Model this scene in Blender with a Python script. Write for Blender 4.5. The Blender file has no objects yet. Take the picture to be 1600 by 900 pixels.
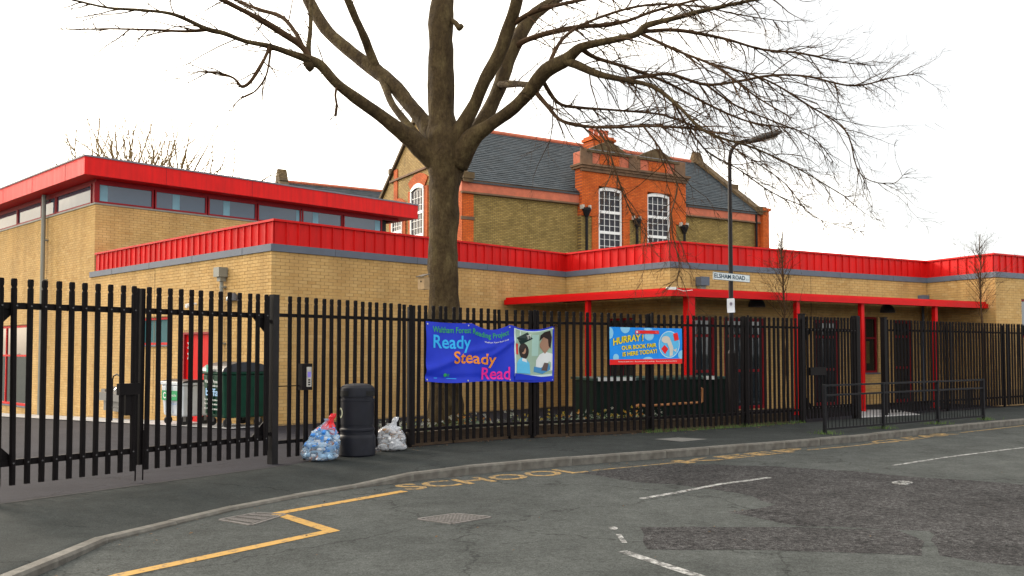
import bpy, bmesh, math, random
from mathutils import Vector, Matrix, noise
random.seed(7)
S = bpy.context.scene
COL = S.collection
R = math.radians

# ---------------------------------------------------------------- camera
F_PX, TILT, EYE, PY = 1378.0, R(2.3), 1.6, 493.0
cd = bpy.data.cameras.new('camera'); cam = bpy.data.objects.new('camera', cd); COL.objects.link(cam)
cd.sensor_width = 36; cd.lens = 36 * F_PX / 1600; cd.shift_y = (PY - 450) / 1600
cd.clip_end = 2000
cam.location = (0, 0, EYE); cam.rotation_euler = (R(90) + TILT, 0, 0)
S.camera = cam

# ---------------------------------------------------------------- sky, sun, exposure
SUN_EL, SUN_AZ = R(22), R(-52)          # azimuth measured from +Y, negative = left
W = bpy.data.worlds.new('World'); S.world = W; W.use_nodes = True
nt = W.node_tree; nt.nodes.clear()
out = nt.nodes.new('ShaderNodeOutputWorld'); bg = nt.nodes.new('ShaderNodeBackground')
sky = nt.nodes.new('ShaderNodeTexSky'); sky.sky_type = 'NISHITA'; sky.sun_disc = False
sky.sun_elevation = SUN_EL; sky.sun_rotation = SUN_AZ; sky.air_density = 1.0; sky.dust_density = 2.0
tc = nt.nodes.new('ShaderNodeTexCoord'); mp = nt.nodes.new('ShaderNodeMapping'); mp.inputs['Scale'].default_value = (1, 1, 2.6); mp.inputs['Location'].default_value = (.3, .1, .2)
nz = nt.nodes.new('ShaderNodeTexNoise'); nz.inputs['Scale'].default_value = 1.7; nz.inputs['Detail'].default_value = 6; nz.inputs['Roughness'].default_value = .5
cr = nt.nodes.new('ShaderNodeValToRGB')
cr.color_ramp.elements[0].position = .43; cr.color_ramp.elements[0].color = (3.9, 4.1, 4.4, 1)
cr.color_ramp.elements[1].position = .57; cr.color_ramp.elements[1].color = (13.5, 13.3, 12.9, 1)
mx = nt.nodes.new('ShaderNodeMixRGB'); mx.inputs[0].default_value = .86
L = nt.links.new
L(tc.outputs['Generated'], mp.inputs['Vector']); L(mp.outputs['Vector'], nz.inputs['Vector']); L(nz.outputs['Fac'], cr.inputs['Fac'])
L(sky.outputs['Color'], mx.inputs[1]); L(cr.outputs['Color'], mx.inputs[2])
# thin cloud is brighter and warmer towards the hidden sun, dimmer away from it
_s = (math.sin(SUN_AZ) * math.cos(SUN_EL), math.cos(SUN_AZ) * math.cos(SUN_EL), math.sin(SUN_EL))
dt = nt.nodes.new('ShaderNodeVectorMath'); dt.operation = 'DOT_PRODUCT'; dt.inputs[1].default_value = _s; L(tc.outputs['Generated'], dt.inputs[0])
mr = nt.nodes.new('ShaderNodeMapRange'); mr.inputs['From Min'].default_value = -1; mr.inputs['From Max'].default_value = 1; L(dt.outputs['Value'], mr.inputs['Value'])
gr_ = nt.nodes.new('ShaderNodeValToRGB'); gr_.color_ramp.elements[0].color = (.66, .67, .69, 1); gr_.color_ramp.elements[1].color = (1.5, 1.4, 1.24, 1); L(mr.outputs['Result'], gr_.inputs['Fac'])
mg = nt.nodes.new('ShaderNodeMixRGB'); mg.blend_type = 'MULTIPLY'; mg.inputs[0].default_value = 1; L(mx.outputs['Color'], mg.inputs[1]); L(gr_.outputs['Color'], mg.inputs[2])
L(mg.outputs['Color'], bg.inputs['Color'])
bg.inputs['Strength'].default_value = .1; L(bg.outputs['Background'], out.inputs['Surface'])
sd = bpy.data.lights.new('sun', 'SUN'); sd.energy = 1.5; sd.angle = R(14); sd.color = (1, .9, .76)
sun = bpy.data.objects.new('sun', sd); COL.objects.link(sun)
sun.rotation_euler = (R(90) - SUN_EL, 0, R(180) - SUN_AZ)
_sv = Vector((math.sin(SUN_AZ) * math.cos(SUN_EL), math.cos(SUN_AZ) * math.cos(SUN_EL), math.sin(SUN_EL)))
sun.rotation_euler = _sv.to_track_quat('Z', 'Y').to_euler()
vs = S.view_settings
vs.view_transform = 'Standard'; vs.look = 'None'; vs.exposure = 1.32; vs.gamma = 1; vs.use_curve_mapping = False
S.render.engine = 'CYCLES'
S.cycles.max_bounces = 6; S.cycles.transparent_max_bounces = 12

# ---------------------------------------------------------------- helpers
def ray(x, y):
    xr, yr = (x - 800) / F_PX, (PY - y) / F_PX
    return Vector((xr, math.cos(TILT) - yr * math.sin(TILT), math.sin(TILT) + yr * math.cos(TILT)))
def pix(x, y, Y=None, Z=None):                # a point of the place, by sight line and distance or height
    r = ray(x, y)
    k = Y / r.y if Y is not None else (Z - EYE) / r.z
    return Vector((0, 0, EYE)) + r * k
def zat(y, Y): return pix(800, y, Y=Y).z
def on_line(O, d, x):                          # distance along the ground line O + u*d where sight column x meets it
    k = (x - 800) / F_PX
    return (k * O[1] - O[0]) / (d[0] - k * d[1])

MATS = {}
def nmat(name):
    m = bpy.data.materials.new(name); m.use_nodes = True
    n = m.node_tree.nodes; return m, n, m.node_tree.links.new, n['Principled BSDF']
def pm(name, c, rough=.6, var=.15, scale=6, bump=0, bscale=40, metallic=0, spec=.5, dirt=.0, coat=0, stretch=(1, 1, 1), trans=0):
    if name in MATS: return MATS[name]
    m, n, l, b = nmat(name)
    t = n.new('ShaderNodeTexCoord'); mpn = n.new('ShaderNodeMapping'); mpn.inputs['Scale'].default_value = stretch
    l(t.outputs['Object'], mpn.inputs['Vector'])
    z = n.new('ShaderNodeTexNoise'); z.inputs['Scale'].default_value = scale; z.inputs['Detail'].default_value = 6
    l(mpn.outputs['Vector'], z.inputs['Vector'])
    r = n.new('ShaderNodeValToRGB'); r.color_ramp.elements[0].position = .3; r.color_ramp.elements[1].position = .7
    r.color_ramp.elements[0].color = (*[max(0, k * (1 - var)) for k in c], 1); r.color_ramp.elements[1].color = (*[min(1, k * (1 + var)) for k in c], 1)
    l(z.outputs['Fac'], r.inputs['Fac']); colr = r.outputs['Color']
    if dirt:
        z2 = n.new('ShaderNodeTexNoise'); z2.inputs['Scale'].default_value = scale * .23; z2.inputs['Detail'].default_value = 8
        l(mpn.outputs['Vector'], z2.inputs['Vector'])
        r2 = n.new('ShaderNodeValToRGB'); r2.color_ramp.elements[0].position = .48; r2.color_ramp.elements[1].position = .7
        r2.color_ramp.elements[0].color = (0, 0, 0, 1); r2.color_ramp.elements[1].color = (dirt, dirt, dirt, 1)
        l(z2.outputs['Fac'], r2.inputs['Fac'])
        mxn = n.new('ShaderNodeMixRGB'); mxn.inputs[2].default_value = (.05, .042, .033, 1)
        l(r2.outputs['Color'], mxn.inputs[0]); l(colr, mxn.inputs[1]); colr = mxn.outputs['Color']
    l(colr, b.inputs['Base Color'])
    b.inputs['Roughness'].default_value = rough; b.inputs['Metallic'].default_value = metallic
    b.inputs['Specular IOR Level'].default_value = spec; b.inputs['Coat Weight'].default_value = coat
    if trans: b.inputs['Transmission Weight'].default_value = trans
    if bump:
        z3 = n.new('ShaderNodeTexNoise'); z3.inputs['Scale'].default_value = bscale; z3.inputs['Detail'].default_value = 5
        l(mpn.outputs['Vector'], z3.inputs['Vector'])
        bp = n.new('ShaderNodeBump'); bp.inputs['Strength'].default_value = bump; bp.inputs['Distance'].default_value = .02
        l(z3.outputs['Fac'], bp.inputs['Height']); l(bp.outputs['Normal'], b.inputs['Normal'])
    MATS[name] = m; return m

def tag(o, label=None, cat=None, group=None, kind=None):
    if label: o['label'] = label
    if cat: o['category'] = cat
    if group: o['group'] = group
    if kind: o['kind'] = kind
    return o
ROOT = {}
def empty(name, loc, rz=0, label=None, cat=None, group=None, kind=None):
    o = bpy.data.objects.new(name, None); COL.objects.link(o)
    o.empty_display_size = .1
    o.location = loc; o.rotation_euler = (0, 0, rz)
    ROOT[o] = Matrix.Translation(Vector(loc)) @ Matrix.Rotation(rz, 4, 'Z')
    return tag(o, label, cat, group, kind)

class MB:
    def __init__(s): s.v = []; s.f = []; s.t = []
    def add(s, vs, fs, tint=None):
        n = len(s.v); s.v.extend([tuple(p) for p in vs]); s.f.extend([tuple(i + n for i in f) for f in fs])
        if tint is not None: s.t.extend([tint] * len(fs))
        return s
    def hexa(s, p, tint=None):     # 8 points: bottom ring 0-3 ccw, top ring 4-7
        return s.add(p, [(3, 2, 1, 0), (4, 5, 6, 7), (0, 1, 5, 4), (1, 2, 6, 5), (2, 3, 7, 6), (3, 0, 4, 7)], tint)
    def box(s, a, b):
        (x0, y0, z0), (x1, y1, z1) = a, b
        return s.hexa([(x0, y0, z0), (x1, y0, z0), (x1, y1, z0), (x0, y1, z0), (x0, y0, z1), (x1, y0, z1), (x1, y1, z1), (x0, y1, z1)])
    def obox(s, O, d, u0, u1, n0, n1, z0, z1):   # along direction d from O (ground), outward normal n = (dy,-dx)
        n = (d[1], -d[0])
        q = lambda u, k, z: (O[0] + d[0] * u + n[0] * k, O[1] + d[1] * u + n[1] * k, z)
        if n0 > n1: n0, n1 = n1, n0
        return s.hexa([q(u0, n1, z0), q(u1, n1, z0), q(u1, n0, z0), q(u0, n0, z0), q(u0, n1, z1), q(u1, n1, z1), q(u1, n0, z1), q(u0, n0, z1)])
    def tube(s, pts, rad, n=8, cap=True):
        pts = [Vector(p) for p in pts]
        if not hasattr(rad, '__len__'): rad = [rad] * len(pts)
        up = None; rings = []
        for i, p in enumerate(pts):
            t = (pts[min(i + 1, len(pts) - 1)] - pts[max(i - 1, 0)])
            if t.length < 1e-9: t = Vector((0, 0, 1))
            t.normalize()
            if up is None:
                up = Vector((0, 0, 1)) if abs(t.z) < .9 else Vector((1, 0, 0))
            a = t.cross(up)
            if a.length < 1e-6: a = t.cross(Vector((.3, 1, .2)))
            a.normalize(); up = a.cross(t).normalized()
            rings.append([p + (a * math.cos(2 * math.pi * k / n) + up * math.sin(2 * math.pi * k / n)) * rad[i] for k in range(n)])
        vs = [q for r in rings for q in r]; fs = []
        for i in range(len(rings) - 1):
            for k in range(n):
                fs.append((i * n + k, i * n + (k + 1) % n, (i + 1) * n + (k + 1) % n, (i + 1) * n + k))
        if cap:
            fs.append(tuple(range(n))[::-1]); fs.append(tuple((len(rings) - 1) * n + k for k in range(n)))
        return s.add(vs, fs)
    def lathe(s, prof, c=(0, 0, 0), n=24):
        vs = [(c[0] + r * math.cos(2 * math.pi * k / n), c[1] + r * math.sin(2 * math.pi * k / n), c[2] + z) for r, z in prof for k in range(n)]
        fs = [(i * n + k, i * n + (k + 1) % n, (i + 1) * n + (k + 1) % n, (i + 1) * n + k) for i in range(len(prof) - 1) for k in range(n)]
        fs.append(tuple(range(n))[::-1]); fs.append(tuple((len(prof) - 1) * n + k for k in range(n)))
        return s.add(vs, fs)
    def prism(s, poly, z0, z1):     # vertical extrusion of a ground polygon (ccw)
        n = len(poly)
        vs = [(p[0], p[1], z0) for p in poly] + [(p[0], p[1], z1) for p in poly]
        return s.add(vs, [tuple(range(n))[::-1], tuple(range(n, 2 * n))] + [(k, (k + 1) % n, n + (k + 1) % n, n + k) for k in range(n)])
    def slab(s, poly3, off):        # polygon of 3-D points extruded by vector off
        n = len(poly3); off = Vector(off); P = [Vector(p) for p in poly3]
        return s.add(P + [p + off for p in P], [tuple(range(n)), tuple(range(n, 2 * n))[::-1]] + [((k + 1) % n, k, n + k, n + (k + 1) % n) for k in range(n)])
    def ribbon(s, A, B, z0, z1):    # solid between two chains (outer A, inner B)
        n = len(A); vs = []
        for z in (z0, z1):
            vs += [(p[0], p[1], z) for p in A] + [(p[0], p[1], z) for p in B]
        a0, b0, a1, b1 = 0, n, 2 * n, 3 * n; fs = []
        for i in range(n - 1):
            fs += [(a0 + i, a0 + i + 1, a1 + i + 1, a1 + i), (b0 + i + 1, b0 + i, b1 + i, b1 + i + 1), (a1 + i, a1 + i + 1, b1 + i + 1, b1 + i), (a0 + i + 1, a0 + i, b0 + i, b0 + i + 1)]
        fs += [(a0, a1, b1, b0), (a0 + n - 1, b0 + n - 1, b1 + n - 1, a1 + n - 1)]
        return s.add(vs, fs)
    def mesh(s, name, mat, smooth=False, M=None):
        me = bpy.data.meshes.new(name)
        vs = s.v if M is None else [tuple(M @ Vector(p)) for p in s.v]
        me.from_pydata(vs, [], s.f)
        if mat: me.materials.append(mat)
        if s.t:
            at = me.attributes.new('tint', 'FLOAT', 'FACE'); at.data.foreach_set('value', s.t)
        if smooth: me.polygons.foreach_set('use_smooth', [True] * len(me.polygons))
        me.update(); return me
    def build(s, name, mat, parent=None, smooth=False, local=False, kind=None, fix=False):
        M = None
        if parent is not None:
            Mr = ROOT[parent]
            if not local: M = Mr.inverted()
        me = s.mesh(name, mat, smooth, M)
        if fix:
            b = bmesh.new(); b.from_mesh(me); bmesh.ops.recalc_face_normals(b, faces=b.faces); b.to_mesh(me); b.free()
        o = bpy.data.objects.new(name, me); COL.objects.link(o)
        if parent is not None: o.parent = parent; ROOT[o] = Mr
        else: ROOT[o] = Matrix.Identity(4)
        if kind: o['kind'] = kind
        return o
def shade(o, deg=40):
    for p in o.data.polygons: p.use_smooth = True
    try: o.data.set_sharp_from_angle(angle=R(deg))
    except Exception: pass
    return o
def inst(me, name, parent, M):      # a piece with shared mesh data, M in world space
    o = bpy.data.objects.new(name, me); COL.objects.link(o)
    o.parent = parent; o.matrix_local = ROOT[parent].inverted() @ M
    return o
def bevel(o, w=.01, seg=2):
    m = o.modifiers.new('bevel', 'BEVEL'); m.width = w; m.segments = seg; m.limit_method = 'ANGLE'; return o
def frameM(O, d, u, k, z):          # matrix: x along d, y along outward normal... right-handed: x=d, y=-n, z=up
    n = (d[1], -d[0])
    M = Matrix(((d[0], -n[0], 0, O[0] + d[0] * u + n[0] * k), (d[1], -n[1], 0, O[1] + d[1] * u + n[1] * k), (0, 0, 1, z), (0, 0, 0, 1)))
    return M
def unit(a, b):
    v = (b[0] - a[0], b[1] - a[1]); l_ = math.hypot(*v); return (v[0] / l_, v[1] / l_), l_
def offset_chain(C, k):             # k > 0 outward (right-hand side of travel)
    D = [unit(C[i], C[i + 1])[0] for i in range(len(C) - 1)]
    o = []
    for i, p in enumerate(C):
        if i == 0 or i == len(C) - 1:
            d = D[0] if i == 0 else D[-1]; o.append((p[0] + d[1] * k, p[1] - d[0] * k)); continue
        a, b = D[i - 1], D[i]
        pa = (p[0] + a[1] * k, p[1] - a[0] * k); pb = (p[0] + b[1] * k, p[1] - b[0] * k)
        det = a[0] * -b[1] + a[1] * b[0]
        t = ((pb[0] - pa[0]) * -b[1] + (pb[1] - pa[1]) * b[0]) / det
        o.append((pa[0] + a[0] * t, pa[1] + a[1] * t))
    return o
def text2d(txt, size, align='LEFT', bold=0.0, spacing=1.0, cut=0):
    cu = bpy.data.curves.new('lettering', 'FONT'); cu.body = txt; cu.size = size; cu.align_x = align; cu.offset = bold; cu.resolution_u = 3
    cu.space_character = spacing
    ob = bpy.data.objects.new('lettering', cu); COL.objects.link(ob)
    dg = bpy.context.evaluated_depsgraph_get(); ev = ob.evaluated_get(dg); me = ev.to_mesh()
    b = bmesh.new(); b.from_mesh(me); ev.to_mesh_clear()
    if cut and b.verts:
        x0 = min(v.co.x for v in b.verts); x1 = max(v.co.x for v in b.verts); x = x0 + cut
        while x < x1:
            bmesh.ops.bisect_plane(b, geom=b.verts[:] + b.edges[:] + b.faces[:], plane_co=(x, 0, 0), plane_no=(1, 0, 0)); x += cut
    b.verts.index_update()
    r = [(v.co.x, v.co.y) for v in b.verts], [tuple(v.index for v in f.verts) for f in b.faces]
    b.free(); bpy.data.objects.remove(ob); bpy.data.curves.remove(cu)
    return r
def disc2d(cx, cy, rx, ry, n=20, a0=0, a1=360):
    return [(cx + rx * math.cos(R(a0 + (a1 - a0) * k / n)), cy + ry * math.sin(R(a0 + (a1 - a0) * k / n))) for k in range(n)], [tuple(range(n))]

# ---------------------------------------------------------------- materials
def brick_mat(name, cols, rough=.85):
    m, n, l, b = nmat(name)
    a = n.new('ShaderNodeAttribute'); a.attribute_name = 'tint'
    r = n.new('ShaderNodeValToRGB'); e = r.color_ramp.elements
    e[0].color = (*cols[0], 1); e[1].color = (*cols[-1], 1)
    for i, c in enumerate(cols[1:-1]): q = e.new((i + 1) / (len(cols) - 1)); q.color = (*c, 1)
    l(a.outputs['Fac'], r.inputs['Fac'])
    t = n.new('ShaderNodeNewGeometry'); z = n.new('ShaderNodeTexNoise'); z.inputs['Scale'].default_value = 1.1; z.inputs['Detail'].default_value = 9; z.inputs['Roughness'].default_value = .65
    l(t.outputs['Position'], z.inputs['Vector'])
    r2 = n.new('ShaderNodeValToRGB'); r2.color_ramp.elements[0].position = .3; r2.color_ramp.elements[1].position = .7
    r2.color_ramp.elements[0].color = (.84, .83, .82, 1); r2.color_ramp.elements[1].color = (1.08, 1.06, 1.03, 1)
    l(z.outputs['Fac'], r2.inputs['Fac'])
    mm = n.new('ShaderNodeMixRGB'); mm.blend_type = 'MULTIPLY'; mm.inputs[0].default_value = 1
    l(r.outputs['Color'], mm.inputs[1]); l(r2.outputs['Color'], mm.inputs[2])
    ms_ = n.new('ShaderNodeMapping'); ms_.inputs['Scale'].default_value = (2.2, 2.2, .22); l(t.outputs['Position'], ms_.inputs['Vector'])
    zs = n.new('ShaderNodeTexNoise'); zs.inputs['Scale'].default_value = 1; zs.inputs['Detail'].default_value = 7; l(ms_.outputs['Vector'], zs.inputs['Vector'])
    rs = n.new('ShaderNodeValToRGB'); rs.color_ramp.elements[0].position = .35; rs.color_ramp.elements[1].position = .6; rs.color_ramp.elements[0].color = (.88, .86, .84, 1); rs.color_ramp.elements[1].color = (1.03, 1.03, 1.03, 1); l(zs.outputs['Fac'], rs.inputs['Fac'])
    m3 = n.new('ShaderNodeMixRGB'); m3.blend_type = 'MULTIPLY'; m3.inputs[0].default_value = 1; l(mm.outputs['Color'], m3.inputs[1]); l(rs.outputs['Color'], m3.inputs[2]); l(m3.outputs['Color'], b.inputs['Base Color'])
    z3 = n.new('ShaderNodeTexNoise'); z3.inputs['Scale'].default_value = 90; l(t.outputs['Position'], z3.inputs['Vector'])
    bp = n.new('ShaderNodeBump'); bp.inputs['Strength'].default_value = .3; bp.inputs['Distance'].default_value = .01
    l(z3.outputs['Fac'], bp.inputs['Height']); l(bp.outputs['Normal'], b.inputs['Normal'])
    b.inputs['Roughness'].default_value = rough; b.inputs['Specular IOR Level'].default_value = .25
    MATS[name] = m; return m
M_BRICK = brick_mat('buff_brick', [(.53, .325, .118), (.58, .37, .142), (.615, .405, .165), (.65, .445, .195)])
M_SLATE = brick_mat('slate', [(.018, .027, .035), (.029, .042, .053), (.038, .052, .064), (.050, .060, .070)], .6)
M_MORTAR = pm('mortar', (.38, .25, .115), .95, .2, 8)
M_RED = pm('red_metal', (.66, .010, .009), .5, .06, 2, spec=.18, bump=.03, bscale=3)
def weathered(m, amt=.09):
    n = m.node_tree.nodes; l = m.node_tree.links.new; b = n['Principled BSDF']; src = b.inputs['Base Color'].links[0].from_socket
    oi = n.new('ShaderNodeObjectInfo'); mr_ = n.new('ShaderNodeMapRange'); mr_.inputs['To Min'].default_value = 1 - amt; mr_.inputs['To Max'].default_value = 1 + amt; l(oi.outputs['Random'], mr_.inputs['Value'])
    g = n.new('ShaderNodeNewGeometry'); mp_ = n.new('ShaderNodeMapping'); mp_.inputs['Scale'].default_value = (9, 9, .8); l(g.outputs['Position'], mp_.inputs['Vector'])
    z = n.new('ShaderNodeTexNoise'); z.inputs['Scale'].default_value = 1; z.inputs['Detail'].default_value = 6; l(mp_.outputs['Vector'], z.inputs['Vector'])
    r = n.new('ShaderNodeMapRange'); r.inputs['From Min'].default_value = .35; r.inputs['From Max'].default_value = .65; r.inputs['To Min'].default_value = .86; r.inputs['To Max'].default_value = 1.04; l(z.outputs['Fac'], r.inputs['Value'])
    mu = n.new('ShaderNodeMath'); mu.operation = 'MULTIPLY'; l(mr_.outputs['Result'], mu.inputs[0]); l(r.outputs['Result'], mu.inputs[1])
    v = n.new('ShaderNodeVectorMath'); v.operation = 'SCALE'; l(src, v.inputs[0]); l(mu.outputs[0], v.inputs['Scale']); l(v.outputs[0], b.inputs['Base Color'])
    r2 = n.new('ShaderNodeMapRange'); r2.inputs['To Min'].default_value = .38; r2.inputs['To Max'].default_value = .68; l(z.outputs['Fac'], r2.inputs['Value']); l(r2.outputs['Result'], b.inputs['Roughness'])
weathered(M_RED)
M_REDP = pm('red_paint', (.60, .004, .005), .5, .06, 3, spec=.15)
M_DRED = pm('dark_red_frame', (.26, .006, .012), .5, .08, 3, spec=.2)
M_GREY = pm('grey_flashing', (.115, .135, .175), .55, .08, 3, spec=.25)
M_LGREY = pm('grey_green_pipe', (.22, .22, .19), .5, .1, 3)
M_BLACK = pm('black_paint', (.0060, .0045, .0050), .6, .3, 9, spec=.12)
M_BLACK2 = pm('black_iron', (.008, .008, .010), .6, .3, 9, spec=.15)
M_WHITE = pm('white_paint', (.78, .78, .76), .5, .04, 5)
M_CONC = pm('pale_concrete', (.33, .33, .34), .9, .14, 4, bump=.2, dirt=.3)
def glass_mat(name, c, t=.0, rough=.03):
    m, n, l, b = nmat(name)
    b.inputs['Base Color'].default_value = (*c, 1); b.inputs['Roughness'].default_value = rough; b.inputs['Specular IOR Level'].default_value = .8
    g = n.new('ShaderNodeNewGeometry'); z = n.new('ShaderNodeTexNoise'); z.inputs['Scale'].default_value = .9
    l(g.outputs['Position'], z.inputs['Vector'])
    bp = n.new('ShaderNodeBump'); bp.inputs['Strength'].default_value = .08; bp.inputs['Distance'].default_value = .05
    l(z.outputs['Fac'], bp.inputs['Height']); l(bp.outputs['Normal'], b.inputs['Normal'])
    if t:
        o = n['Material Output']; tr = n.new('ShaderNodeBsdfTransparent'); ms = n.new('ShaderNodeMixShader'); ms.inputs[0].default_value = t
        l(b.outputs[0], ms.inputs[1]); l(tr.outputs[0], ms.inputs[2]); l(ms.outputs[0], o.inputs['Surface'])
    MATS[name] = m; return m
M_GLASS = glass_mat('window_glass', (.018, .026, .034), 0)
M_GLASSB = glass_mat('tinted_glass', (.055, .085, .125), 0, .06)
M_GLASST = glass_mat('clear_glass', (.02, .03, .03), .6)

def asphalt(name, c1, c2, speck=.5, bump=.35, bscale=60, patch=.35, mid=.22):
    m, n, l, b = nmat(name)
    g = n.new('ShaderNodeNewGeometry')
    def nzn(sc, det=6, rg=.55, stretch=None):
        z = n.new('ShaderNodeTexNoise'); z.inputs['Scale'].default_value = sc; z.inputs['Detail'].default_value = det; z.inputs['Roughness'].default_value = rg
        if stretch:
            q = n.new('ShaderNodeMapping'); q.inputs['Scale'].default_value = stretch; l(g.outputs['Position'], q.inputs['Vector']); l(q.outputs['Vector'], z.inputs['Vector'])
        else: l(g.outputs['Position'], z.inputs['Vector'])
        return z
    def ramp(z, p0, p1, a, c):
        r = n.new('ShaderNodeValToRGB'); r.color_ramp.elements[0].position = p0; r.color_ramp.elements[1].position = p1
        r.color_ramp.elements[0].color = (*a, 1); r.color_ramp.elements[1].color = (*c, 1); l(z.outputs['Fac'], r.inputs['Fac']); return r
    def mul(a, b_, f=1):
        q = n.new('ShaderNodeMixRGB'); q.blend_type = 'MULTIPLY'; q.inputs[0].default_value = f; l(a, q.inputs[1]); l(b_, q.inputs[2]); return q.outputs['Color']
    c = ramp(nzn(.55, 9, .62), .32, .68, c1, c2).outputs['Color']
    c = mul(c, ramp(nzn(75, 3, .7), .33, .67, (1 - speck,) * 3, (1 + speck,) * 3).outputs['Color'])
    c = mul(c, ramp(nzn(2.7, 8, .7), .35, .62, (1 - patch,) * 3, (1.08,) * 3).outputs['Color'])
    c = mul(c, ramp(nzn(17, 5, .75), .36, .62, (1 - mid,) * 3, (1 + mid * .6,) * 3).outputs['Color'])
    c = mul(c, ramp(nzn(3.3, 7, .7, (1, 2.6, 1)), .27, .37, (.45,) * 3, (1,) * 3).outputs['Color'])
    c = mul(c, ramp(nzn(9, 5, .8), .70, .78, (1,) * 3, (1.7,) * 3).outputs['Color'])
    # cracks
    v = n.new('ShaderNodeTexVoronoi'); v.feature = 'DISTANCE_TO_EDGE'; v.inputs['Scale'].default_value = .33
    dz = nzn(1.6, 6, .6); ad = n.new('ShaderNodeVectorMath'); ad.operation = 'ADD'; l(g.outputs['Position'], ad.inputs[0])
    sc = n.new('ShaderNodeVectorMath'); sc.operation = 'SCALE'; sc.inputs['Scale'].default_value = .9; l(dz.outputs['Color'], sc.inputs[0]); l(sc.outputs[0], ad.inputs[1]); l(ad.outputs[0], v.inputs['Vector'])
    r = n.new('ShaderNodeValToRGB'); r.color_ramp.elements[0].position = 0; r.color_ramp.elements[1].position = .007
    r.color_ramp.elements[0].color = (.5, .5, .5, 1); r.color_ramp.elements[1].color = (1, 1, 1, 1); l(v.outputs['Distance'], r.inputs['Fac'])
    c = mul(c, r.outputs['Color'])
    l(c, b.inputs['Base Color'])
    bp = n.new('ShaderNodeBump'); bp.inputs['Strength'].default_value = bump; bp.inputs['Distance'].default_value = .02
    l(nzn(bscale, 4, .7).outputs['Fac'], bp.inputs['Height']); l(bp.outputs['Normal'], b.inputs['Normal'])
    b.inputs['Roughness'].default_value = .9; b.inputs['Specular IOR Level'].default_value = .07
    MATS[name] = m; return m
M_ROAD = asphalt('road_asphalt', (.055, .0595, .057), (.078, .084, .0805), .4, patch=.22, mid=.2)
M_PATCH = asphalt('rough_asphalt', (.044, .043, .0435), (.066, .0645, .065), .85, 1.0, 22, .32, .7)
M_PAVE = asphalt('pavement_asphalt', (.029, .033, .0322), (.042, .047, .0462), .3, patch=.2, mid=.12)
M_YARD = asphalt('yard_asphalt', (.021, .0207, .027), (.030, .0295, .037), .25, .25, patch=.15, mid=.1)
M_KERB = pm('kerb_stone', (.115, .108, .094), .9, .3, 9, bump=.35, bscale=50, dirt=.5)
def worn_paint(name, c, wear=.42):
    m, n, l, b = nmat(name)
    g = n.new('ShaderNodeNewGeometry'); z = n.new('ShaderNodeTexNoise'); z.inputs['Scale'].default_value = 14; z.inputs['Detail'].default_value = 8; z.inputs['Roughness'].default_value = .75
    l(g.outputs['Position'], z.inputs['Vector'])
    r = n.new('ShaderNodeValToRGB'); r.color_ramp.elements[0].position = wear - .06; r.color_ramp.elements[1].position = wear + .08
    r.color_ramp.elements[0].color = (.045, .046, .043, 1); r.color_ramp.elements[1].color = (*c, 1)
    l(z.outputs['Fac'], r.inputs['Fac']); l(r.outputs['Color'], b.inputs['Base Color']); b.inputs['Roughness'].default_value = .8
    MATS[name] = m; return m
M_YEL = worn_paint('yellow_road_paint', (.40, .225, .04), .40)
M_YELW = worn_paint('faded_yellow_road_paint', (.33, .20, .05), .47)
M_WHT = worn_paint('white_road_paint', (.36, .36, .35), .50)
# ---------------------------------------------------------------- layout of the place (metres; z = 0 is the pavement)
ROADZ = -.125
KERB_PX = [(28, 897, -.055), (72, 868, -.055), (130, 842, -.075), (207, 827, -.09), (260, 813, -.09), (317, 799, -.092), (377, 786, -.092), (436, 775, -.092),
           (500, 765, -.092), (570, 753, -.085), (643, 735, 0), (740, 725, 0), (850, 716, 0), (962, 707.5, 0), (1060, 701, 0), (1150, 694, 0), (1289, 683.5, 0), (1375, 675, 0), (1469, 665, 0), (1600, 653.5, 0)]
KERB = [Vector((-4.75, -60, 0)), Vector((-4.75, -1, 0)), Vector((-4.6, 2.5, -.03)), Vector((-4.2, 5.0, -.05))] + [pix(x, y, Z=z) for x, y, z in KERB_PX]
_d = (KERB[-1] - KERB[-3]).normalized(); KERB += [KERB[-1] + _d * 8, KERB[-1] + _d * 90]
GL, GR = (-5.69, 9.52), (-3.42, 12.67)
FENCE = [(-3.37, 12.80), (-1.72, 14.72), (-.70, 15.62), (.10, 16.18), (1.70, 16.85), (3.35, 17.75), (4.70, 18.55), (6.50, 19.80)]
GATE2 = [(6.50, 19.80), (8.20, 21.05)]
FENCE2 = [(9.25, 21.95), (12.1, 23.9), (15.0, 25.9), (19.5, 28.9)]
NF = [(-60, -55), (-12.4, -.4), (-8.6, 4.8), (-5.30, 9.40), (-3.16, 12.42), (-3.0, 12.75)] + [(x, y) for x, y in FENCE[1:]] + [(8.2, 21.05), (9.25, 21.95)] + FENCE2[1:] + [(100, 85)]
B1, B2, B3, B4, B5 = (-5.20, 19.0), (1.58, 25.80), (4.10, 22.80), (13.20, 28.0), (14.15, 25.75)
dW = (-.722, .692)
HB = (B1[0] + dW[0] * 10.0, B1[1] + dW[1] * 10.0)
d2 = unit(B3, B4)[0]; B6 = (B5[0] + d2[0] * 9, B5[1] + d2[1] * 9)
def yardz(x, y):
    t = (x - B1[0]) * dW[0] + (y - B1[1]) * dW[1]
    return -.034 * max(0, min(t, 40))

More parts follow.
